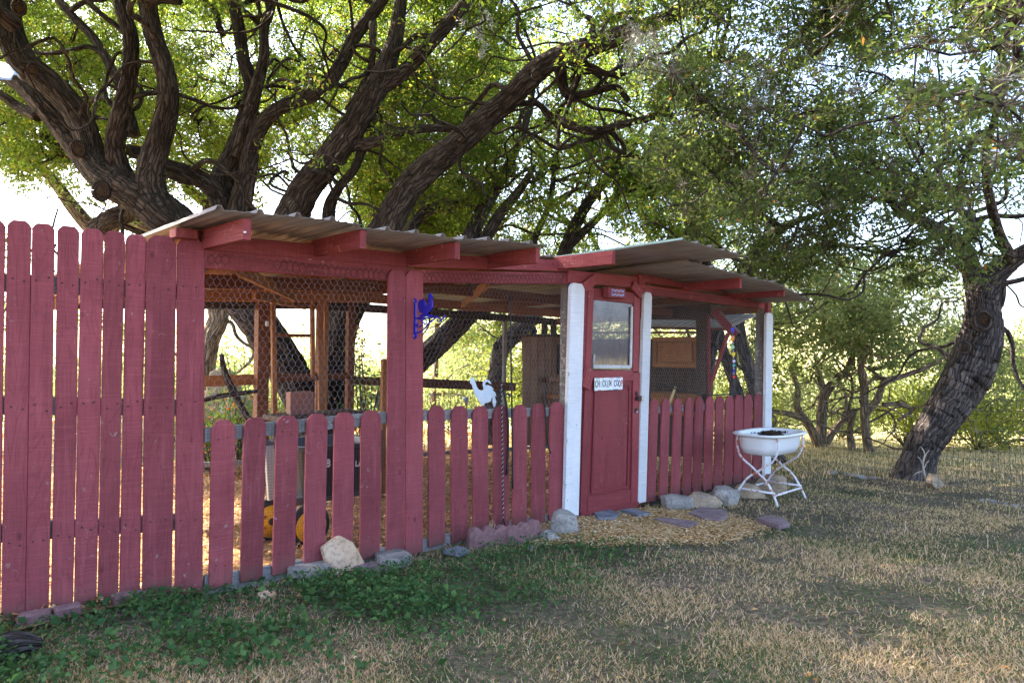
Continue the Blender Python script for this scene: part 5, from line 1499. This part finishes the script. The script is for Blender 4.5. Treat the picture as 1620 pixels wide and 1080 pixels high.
b4 = bgtree('pale distant oak standing behind the left bay of the coop', P(345, 640, 12.5), [
    [(310, 700, 12.2, 50), (322, 600, 12.2, 42), (333, 540, 12.2, 40), (345, 490, 12.2, 38), (300, 400, 12.2, 34), (200, 350, 12.2, 34), (150, 365, 12.2, 30), (60, 260, 12.2, 20), (-40, 200, 12.2, 14)],
    [(300, 400, 12.2, 30), (330, 330, 12.2, 24), (300, 300, 12.2, 18), (280, 250, 12.2, 12)]])
b5 = bgtree('slender oak far behind the middle of the coop', P(700, 640, 16), [
    [(685, 650, 15, 12), (690, 560, 15, 11), (692, 480, 15, 9), (700, 380, 15, 8), (690, 300, 15, 6)],
    [(690, 520, 15, 8), (730, 440, 15, 7), (790, 360, 15, 6), (840, 300, 15, 5)]], leaf='leaf_far')
b6 = bgtree('bushy oak in the meadow behind the right end of the coop', P(1000, 640, 15), [
    [(985, 690, 15, 16), (990, 600, 15, 14), (1000, 520, 15, 12), (960, 430, 15, 11), (930, 360, 15, 9), (900, 320, 15, 6)],
    [(1000, 520, 15, 11), (1060, 440, 15, 10), (1110, 360, 15, 8), (1140, 300, 15, 6)]])

tA.gnarl(26, 1); tB.gnarl(56, 2); tC.gnarl(16, 3); tD.gnarl(26, 4); tH.gnarl(44, 5); tR.gnarl(46, 6)
for k_, t_ in enumerate(tF): t_.gnarl(11, 10 + k_, (.015, .04), (1.2, 2.6))
trees = {'A': tA, 'B': tB, 'C': tC, 'D': tD, 'H': tH, 'R': tR, 'b1': b1, 'b2': b2, 'b3': b3, 'b4': b4, 'b5': b5, 'b6': b6}
def skel(t): return np.concatenate(t.np_)
SK = {k: skel(t) for k, t in trees.items()}

def sky_gap(px, py):
    if px < 230 and 268 + 25 * math.sin(px / 40) < py < 348: return .92
    if 60 < px < 330 and 300 < py < 345: return .85
    if 1545 < px < 1640 and 440 < py < 545: return .9
    if 435 < px < 500 and 470 < py < 560: return 1
    if 560 < px < 612 and 470 < py < 575: return .9
    if 380 < py < 400 and 200 < px < 300: return .8
    if abs(px - 1398) < 26 and abs(py - 325) < 30: return .8
    if abs(px - 1420) < 34 and abs(py - 18) < 36: return .75
    return 0.0

SD = np.array(sdir)
FLOORP = C(.3, .9, 0.0)
def sun_hit(p):
    """where this clump's shadow falls on the ground"""
    return p - SD * (p[2] / SD[2])
def lets_sun(p):  # shapes the crown gaps: clumps left out to put sun on floor and lawn
    h = sun_hit(p)
    d = h - L0
    u, v = float(d @ U), float(-(d @ N))
    if -1.4 < u < 1.5 and -.3 < v < 3.2: return True             # the left floor of the coop is in the sun
    if h[1] > 7.6 and h[0] > 2.6: return noise.noise(Vector((h[0] * .5, h[1] * .6, 5))) > -.35
    if v < -.6:                                                   # streaks of sun on the lawn
        return noise.noise(Vector((h[0] * .8 + 3, h[1] * 2.0, 0))) > .03

    return False
def add(names, n, x0, x1, y0, y1, Y0, Y1, r, hole=.34, nsc=1.1, seed=0):
    k = 0; tries = 0
    while k < n and tries < n * 12:
        tries += 1
        px, py, Y = rg.uniform(x0, x1), rg.uniform(y0, y1), rg.uniform(Y0, Y1)
        if rg.random() < sky_gap(px, py): continue
        p = P(px, py, Y)
        if noise.noise(Vector(p) * nsc + Vector((seed, seed * 2.3, 0))) < hole - .5: continue
        if p[2] < float(gz(p[0], p[1])) + .5: continue
        if names != 'AB' and not str(names[0]).startswith('b') and lets_sun(p) and rg.random() < (.95 if sun_hit(p)[1] > 7.6 else .75): continue
        if lets_sun(p) and (py < -20 or px < -20) : continue
        best = min(names, key=lambda m: np.min(np.linalg.norm(SK[m] - p, axis=1)))
        trees[best].clumps.append([*p, r * rg.uniform(.8, 1.2)]); k += 1

# leaves behind the dark limbs at the left, bright with the sun behind them
add('AB', 860, -220, 780, -120, 258, 9.2, 15.5, .42, .15)
add(['A', 'B', 'b4'], 60, -200, 420, 230, 345, 9.5, 13, .32, .45)
add(['A', 'B'], 9, 60, 700, -60, 250, 7.2, 8.2, .22, .45)
# centre
add('BCD', 330, 560, 1120, -120, 345, 9.2, 14.0, .36, .28)
add(['C', 'D', 'b5', 'b6'], 230, 600, 1220, 225, 390, 10.5, 16, .40, .15)
add(['b5', 'C', 'D', 'B'], 190, 540, 1120, 60, 330, 12, 17, .5, .15)
add('B', 14, 860, 1120, -60, 200, 6.0, 7.2, .22)
# the darker crown hanging over the right
add(['H', 'R'], 175, 1050, 1420, -140, 330, 5.8, 9.2, .34, .25)
add('HR', 105, 1080, 1560, 150, 420, 7.0, 10.5, .33, .30)
add('R', 75, 1380, 1760, -140, 330, 5.0, 8.8, .32, .30)
add('R', 26, 1440, 1640, -60, 230, 3.6, 4.8, .20, .35)
add('HR', 50, 1200, 1500, 380, 470, 8.6, 11, .28, .45)
# meadow trees
add(['b1'], 70, 1190, 1400, 415, 590, 12.2, 15, .50, .36)
add(['b2'], 64, 1300, 1520, 430, 590, 11.2, 14.5, .48, .38)
add(['b3'], 90, 1500, 1720, 520, 720, 12.5, 17, .55, .36)
add(['b6'], 70, 900, 1230, 380, 600, 13.5, 18, .55, .36)
add(['b5', 'D'], 110, 660, 930, 360, 650, 12.5, 18, .50, .34)
add(['b4'], 60, -150, 330, 380, 600, 12.5, 16, .5, .45)
add(['b4'], 26, 60, 260, 270, 350, 11, 12.6, .3, .55)
# unseen crown clumps above and beside the view, added to shade the lawn
def add_world(names, n, x0, x1, y0, y1, z0, z1, r, hole=.42, seed=3, solid=False):
    k = 0; tries = 0
    while k < n and tries < n * 14:
        tries += 1
        p = np.array([rg.uniform(x0, x1), rg.uniform(y0, y1), rg.uniform(z0, z1)])
        px, py, dd = inv_px(p[None])
        if dd[0] > 0 and -120 < px[0] < 1740 and -90 < py[0] < 1100: continue
        if noise.noise(Vector(p) * .7 + Vector((seed, 0, 0))) < hole - .5 or (lets_sun(p) and not (solid and sun_hit(p)[1] < 4.2 and sun_hit(p)[0] > .8)): continue
        best = min(names, key=lambda m: np.min(np.linalg.norm(SK[m] - p, axis=1)))
        trees[best].clumps.append([*p, r * rg.uniform(.85, 1.2)]); k += 1
add_world('ABC', 260, -9, 4, 6.5, 14, 5.0, 8.2, .50)
add_world('AB', 210, -8, 0.5, 3.6, 7, 4.4, 7.2, .45)
add_world('AB', 70, -4.6, -.6, 3.4, 6.0, 4.6, 6.4, .42, .3, solid=True)  # extra unseen clumps added to dim a bright patch of lawn
add_world('HR', 60, 3, 8, 5.5, 9.5, 4.8, 7.5, .50)
add_world('BR', 40, .5, 6, 3.2, 6.5, 4.2, 6.0, .42)
add_world('A', 60, -9, -4.5, 4, 9, 3.4, 6, .45)

tot = 0
for k, t in trees.items():
    far = k[0] == 'b'
    tot += t.build((270 if k != 'A' else 300) if not far else 230, np.random.default_rng(hash(k) % 1000 if False else sum(map(ord, k))), clump_r=.36 if not far else .5, twigs=not far)
print('LEAVES', tot)

# second crown material mix: ball moss tufts and lichen twigs on the hanging branches
mo = Acc(); rgm = np.random.default_rng(8)
mc = []
cand = [c for c in tB.clumps + tH.clumps + tR.clumps if inv_px(np.array([c[:3]]))[0][0] > 1000 and c[1] < 9]
for c in cand[::5]:
    ctr = np.array(c[:3]) + rgm.normal(size=3) * .15
    mc.append(ctr + rgm.normal(size=(46, 3)) * .035)
lc = []
for (px, py, Y, n_) in ((1000, 40, 7.0, 5), (1020, 75, 7.0, 5), (1035, 100, 7.0, 3), (1195, 140, 7.2, 4), (1210, 165, 7.2, 3), (760, 50, 8.0, 3), (1300, 90, 6.8, 3)):
    c = P(px, py, Y)
    for k in range(n_ * 4):
        lc.append(c + rgm.normal(size=3) * [.10, .10, .12] + rgm.normal(size=(26, 3)) * .028)
lc = np.concatenate(lc)
tag(leaf_object('hanging_lichen', lc, .055, color('pale_lichen', (.5, .5, .47), .9), None, rgm, width=.14), kind='stuff')
if mc:
    mc = np.concatenate(mc)
    o = leaf_object('ball_moss', mc, .085, M['moss'], None, rgm, width=.10)
    tag(o, kind='stuff')

# ================================================================== shrubs and woodland
def shrub(label, px, py, Y, rx_, rz_, n, mat, ls, stems=5, stem_mat='twig', name='shrub', seed=1, group=None, cat='shrub', z0=None):
    b = P(px, py, Y); b[2] = float(gz(b[0], b[1])) if z0 is None else z0
    rgx = np.random.default_rng(seed)
    t = thing(name, label, cat, b, group)
    a = Acc(); cs = []
    for k in range(stems * 3):
        ang = rgx.uniform(0, 6.28); rr_ = rgx.uniform(.15, 1) ** .6
        tip = b + np.array([math.cos(ang) * rx_ * rr_, math.sin(ang) * rx_ * rr_ * .8, rz_ * rgx.uniform(.55, 1.0) * (1.15 - .35 * rr_)])
        mid = (b + tip) / 2 + rgx.normal(size=3) * rx_ * .12
        a.tube(smooth_path(np.array([b, mid, tip]), 4), np.linspace(.012, .003, 9), 4)
        m = int(n / (stems * 3))
        tt = rgx.uniform(.35, 1.05, m)[:, None]
        q = b * (1 - tt) ** 2 + mid * 2 * tt * (1 - tt) + tip * tt ** 2 if False else b + (tip - b) * tt
        cs.append(q + rgx.normal(size=(m, 3)) * rx_ * .17)
    link('stems', a.mesh('stems'), M[stem_mat], t)
    tag(leaf_object('foliage', np.concatenate(cs), ls, M[mat], t, rgx, up=.3), kind='stuff')
    return t
shrub('bright yellow green shrub glowing behind the leaning oak', 1430, 720, 13.5, .95, 1.35, 2600, 'leaf_yellow', .085, 7, seed=3)
shrub('low yellow green shrub right of the leaning oak beyond the wire fence', 1545, 740, 13, 1.1, 1.0, 2200, 'leaf_yellow', .085, 6, seed=4)
shrub('leafy green sapling seen beside the middle post behind the coop', 578, 660, 8.2, .38, 1.9, 1300, 'leaf_shrub', .05, 5, seed=5, name='sapling', cat='sapling')
shrub('red berried shrub on the bank behind the left bay', 378, 640, 8.8, .42, 1.45, 900, 'leaf_shrub', .05, 5, seed=6)
shrub('rambling green vine bush on the bank beside the tall fence', 335, 660, 8.2, .6, .95, 1700, 'leaf_shrub', .055, 6, seed=7)
shrub('small green bush at the foot of the oak behind the left bay', 428, 655, 9.3, .5, .8, 900, 'leaf_shrub', .055, 5, seed=9)
shrub('dense dark green bush far behind the middle bay', 715, 610, 16, 1.2, 1.9, 2200, 'leaf_far', .1, 6, seed=10)
shrub('pale olive bush behind the tub in the meadow', 1235, 690, 15, 1.2, 1.5, 2200, 'leaf_far', .1, 6, seed=12)
shrub('pale olive bush between the meadow oaks', 1330, 700, 16, 1.3, 1.5, 2200, 'leaf_far', .1, 6, seed=13)
shrub('tall bright bush behind the cedar cabinet', 850, 640, 13.8, 1.1, 2.2, 2400, 'leaf_yellow', .09, 6, seed=14)
shrub('bright bush behind the right bay of the coop', 1150, 690, 12.8, 1.0, 1.7, 2200, 'leaf_yellow', .09, 6, seed=15)

# far woodland reads as one mass
rgf = np.random.default_rng(21)
cs = []
for k in range(620):
    Y = rgf.uniform(19, 46); X = rgf.uniform(-.95, 1.1) * Y
    px = 810 + F * X / Y
    if px < 640: h = rgf.uniform(.2, 1.9) + (Y - 20) * .03
    else: h = rgf.uniform(.2, (3.6 if px < 1150 else 2.4) + 1.2 * math.sin(px / 37.0) + .8 * math.sin(px / 15.0))
    if px > 1150 and Y < 25: Y += 9
    if 1500 < px < 1700: h = min(h, 3.2)
    z = float(gz(X, Y)) + h
    r = rgf.uniform(.7, 1.3)
    cs.append(np.array([X, Y, z]) + rgf.normal(size=(190, 3)) * r * [.55, .55, .42])
cs = np.concatenate(cs)
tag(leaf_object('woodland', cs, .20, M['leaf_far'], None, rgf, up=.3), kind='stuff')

# ================================================================== lawn blades, weeds, litter
def polar(n, ymin, ymax, spread=.86, rgx=rg):
    Y = ymin * (ymax / ymin) ** rgx.uniform(0, 1, n)
    X = Y * rgx.uniform(-spread, spread, n)
    return X, Y
def front_dist(x, y):
    a = (x - L0[0]) * N[0] + (y - L0[1]) * N[1]
    b = (x - L0[0]) * FN[0] + (y - L0[1]) * FN[1]
    u = (x - L0[0]) * U[0] + (y - L0[1]) * U[1]
    return np.where(u < 0, b, np.where(u > 6.55, np.maximum(a, (u - 6.55)), a)), u
def vnoise(x, y, sc, seed=0.0):
    x = x * sc + seed; y = y * sc - seed
    return (np.sin(x * 1.3 + 1.7 * np.sin(y * .9 + seed)) + np.sin(y * 1.7 + 1.3 * np.sin(x * 1.1)) + .6 * np.sin(x * 3.1 + y * 2.3) + .5 * np.sin(y * 4.3 - x * 1.9)) / 3.1

def chip_zone(x, y):
    c = G(1010, 832); c2 = G(930, 845); c3 = G(1085, 822)
    d = np.minimum(np.minimum(np.hypot((x - c[0]) / .85, (y - c[1]) / .60), np.hypot((x - c2[0]) / .5, (y - c2[1]) / .33)), np.hypot((x - c3[0]) / .55, (y - c3[1]) / .4))
    return np.clip((1.22 + .18 * vnoise(x, y, 5.0) - d) * 1.6, 0, 1)

def blades(n, name, mat, hmin, hmax, dens, seed, w=.0026, lean=.5, ymax=13):
    rgx = np.random.default_rng(seed)
    X, Y = polar(n, 2.1, ymax, .86, rgx)
    fd, u = front_dist(X, Y)
    keep = ((fd > .03) | (u > 6.6)) & (rgx.uniform(size=n) < dens(X, Y, fd, u))
    X, Y = X[keep], Y[keep]; m = len(X)
    Zb = gz(X, Y) + .0
    dist = np.clip(Y / 4.0, .8, 3)
    h = rgx.uniform(hmin, hmax, m)
    a = rgx.uniform(0, 6.283, m); la = rgx.uniform(0, 6.283, m); lm_ = rgx.uniform(0, lean, m) * h * 1.6
    b = np.stack([X, Y, Zb], 1); s = np.stack([np.cos(a), np.sin(a), np.zeros(m)], 1) * (w * dist ** .7 * rgx.uniform(.6, 1.3, m))[:, None]
    tip = b + np.stack([np.cos(la) * lm_, np.sin(la) * lm_, h], 1)
    mid = b + (tip - b) * .5 + np.stack([np.zeros(m), np.zeros(m), h * .10], 1)
    v = np.stack([b - s, b + s, mid + s * .7, tip, mid - s * .7], 1).reshape(-1, 3)
    i0 = np.arange(m)[:, None] * 5
    t = np.concatenate([i0 + [0, 1, 2], i0 + [0, 2, 4], i0 + [4, 2, 3]])
    o = link(name, npmesh(name, v, t), M[mat])
    return tag(o, kind='stuff')
def green_patch(x, y): return np.clip((vnoise(x, y, 1.35, 2.0) + .05) * 2.2, 0, 1)
def dry(X, Y, fd, u):
    c = chip_zone(X, Y)
    weed = weed_d(X, Y, fd, u)
    return np.clip(.95 - c * 4 - weed * .75, 0, 1) * np.clip(.50 + .75 * vnoise(X, Y, 1.9) + .5 * vnoise(X, Y, 5.3, 4.0), .06, 1)
def weed_d(X, Y, fd, u):
    left = np.exp(-((fd - .45) / .45) ** 2) * np.clip(1.5 - (u - .2) / 3.2, 0, 1)
    left = left * np.clip(.75 + .9 * vnoise(X, Y, 2.6, 1.0), 0, 1.2)
    band = np.exp(-((fd - .85) / .35) ** 2) * np.clip(1.2 - abs(u - 1.3) / 1.6, 0, 1) * 1.4
    gap = np.clip(.62 + 1.3 * vnoise(X, Y, 4.2, 3.0) + .8 * vnoise(X, Y, 9.0, 1.0), 0, 1)
    edg = 1 - .8 * ((u > 1.5) & (fd < .42))
    return np.clip((left + band) * (.25 + .75 * gap) * edg, 0, 1)
blades(430000, 'dry_grass', 'grass', .008, .030, dry, 31, lean=1.1)
blades(120000, 'green_grass', 'grass_green', .012, .04, lambda X, Y, f, u: np.clip(green_patch(X, Y) * .6 - chip_zone(X, Y) * 3, 0, 1), 32, lean=.9)
blades(16000, 'tall_dry_grass', 'grass', .05, .10, lambda X, Y, f, u: np.clip(vnoise(X, Y, 2.2, 5) * 1.2, 0, 1) * (Y > 3.6) * (chip_zone(X, Y) < .3), 33, lean=.45, ymax=20)

def ground_leaves(n, name, mat, size, hmin, hmax, dens, seed, ymin=2.1, ymax=10, flat=.8, width=.7, stems=False):
    rgx = np.random.default_rng(seed)
    X, Y = polar(n, ymin, ymax, .86, rgx)
    fd, u = front_dist(X, Y)
    dn = dens(X, Y, fd, u)
    keep = rgx.uniform(size=n) < dn
    X, Y, dn = X[keep], Y[keep], dn[keep]; m = len(X)
    c = np.stack([X, Y, gz(X, Y) + rgx.uniform(hmin, hmax, m) * (.35 + .65 * dn)], 1)
    d = rgx.normal(size=(m, 3)); d[:, 2] *= (1 - flat); d /= np.linalg.norm(d, axis=1)[:, None]
    nr = rgx.normal(size=(m, 3)) * (1 - flat); nr[:, 2] += 1
    s = np.cross(d, nr); s /= np.linalg.norm(s, axis=1)[:, None]; nn = np.cross(s, d)
    Ls = (size * rgx.uniform(.5, 1.35, m))[:, None]; w = Ls * width * .5
    v = np.stack([c - d * Ls * .5, c - d * Ls * .12 + s * w + nn * Ls * .12, c + d * Ls * .5, c - d * Ls * .12 - s * w + nn * Ls * .12], 1).reshape(-1, 3)
    b = np.arange(m)[:, None] * 4
    o = link(name, npmesh(name, v, np.concatenate([b + [0, 1, 2], b + [0, 2, 3]])), M[mat])
    return tag(o, kind='stuff')
ground_leaves(60000, 'broad_leaf_weeds', 'leaf_weed', .040, .02, .14, lambda X, Y, f, u: weed_d(X, Y, f, u) * (f > .02) * (u < .9) * .6, 46, flat=.4)
ground_leaves(170000, 'ground_weeds', 'leaf_weed', .022, .01, .115, lambda X, Y, f, u: weed_d(X, Y, f, u) * (f > .02) * (chip_zone(X, Y) < .05), 41, flat=.45)
blades(60000, 'meadow_grass', 'grass', .03, .085, lambda X, Y, f, u: (Y > 8.6) * 1.0, 35, lean=.5, ymax=26, w=.004)
ground_leaves(150000, 'clover_patches', 'clover', .012, .004, .03, lambda X, Y, f, u: np.clip(.12 + np.maximum(green_patch(X, Y) * .5, .32 - .9 * vnoise(X, Y, 1.9)), 0, 1) * (f > .1) * (chip_zone(X, Y) < .2), 42, flat=.5)
ground_leaves(330000, 'wood_chips', 'chips', .026, .012, .034, lambda X, Y, f, u: chip_zone(X, Y) ** .6 * (f > .0), 43, 4.3, 7.4, .9, .45)
ground_leaves(5000, 'fallen_leaves', 'litter', .032, .004, .03, lambda X, Y, f, u: np.clip(.10 + .25 * np.exp(-(f / .6) ** 2), 0, 1) * (f > .0), 44, 2.1, 9, .7, .5)
# litter on the coop floor
rgl = np.random.default_rng(45); m = 26000
uu = rgl.uniform(-1.2, 6.4, m); vv = rgl.uniform(.02, 5.0, m)
pl = L0 + U * uu[:, None] - N * vv[:, None]
pl[:, 2] = gz(pl[:, 0], pl[:, 1]) + rgl.uniform(.03, .055, m)
d = rgl.normal(size=(m, 3)); d[:, 2] *= .25; d /= np.linalg.norm(d, axis=1)[:, None]
nr = rgl.normal(size=(m, 3)) * .3; nr[:, 2] += 1
s = np.cross(d, nr); s /= np.linalg.norm(s, axis=1)[:, None]
Ls = (rgl.uniform(.02, .06, m))[:, None]
v = np.stack([pl - d * Ls * .5, pl + s * Ls * .22, pl + d * Ls * .5, pl - s * Ls * .22], 1).reshape(-1, 3)
b = np.arange(m)[:, None] * 4
tag(link('coop_floor_litter', npmesh('coop_floor_litter', v, np.concatenate([b + [0, 1, 2], b + [0, 2, 3]])), M['litter']), kind='stuff')
# leaves strewn on the bank and meadow behind
X = rgl.uniform(-8, 2, 12000); Y = rgl.uniform(7.5, 16, 12000)
pl = np.stack([X, Y, gz(X, Y) + rgl.uniform(.01, .08, len(X))], 1)
tag(leaf_object('meadow_litter', pl, .07, M['litter'], None, rgl, width=.4, up=2.0), kind='stuff')

# bare twig against the leaning oak, dry stalk by the edging
tw = thing('dead_twig', 'bleached bare twig propped against the foot of the leaning oak', 'twig', G(1462, 762))
pts = [P(1464, 757, 8.2), P(1460, 735, 8.2), P(1463, 718, 8.2), P(1457, 706, 8.2)]
tube('stem', pts, [.012, .010, .008, .004], color('bleached_wood', (.5, .42, .36)), tw, 6, 3)
for (x0, y0, x1, y1) in ((1461, 745, 1444, 752), (1460, 735, 1452, 722), (1462, 725, 1470, 712), (1462, 740, 1470, 728)):
    tube('side_twig', [P(x0, y0, 8.2), P((x0 + x1) / 2, (y0 + y1) / 2 - 2, 8.2), P(x1, y1, 8.2)], [.008, .006, .003], color('bleached_wood', (.5, .42, .36)), tw, 5, 2)
ds = thing('dry_stalk', 'dry straw stalk standing against the left scalloped edging block', 'stalk', G(780, 868))
gg = G(780, 868)
for k in range(6):
    e = gg + np.array([.02 * (k - 3), .02 * math.sin(k), .0]); tp = W(775 + 2.2 * k, 818 + 5 * abs(k - 2), .11)
    tube('blade', [e, (e + tp) / 2 + U * .01 * (k - 2), tp], [.003, .003, .001], color('straw', (.55, .42, .22)), ds, 4, 3)

# ------------------------------------------------------------------ tidy helper properties
for o in D.objects:
    for k in ('_l', '_m', '_w'):
        if k in o: del o[k]
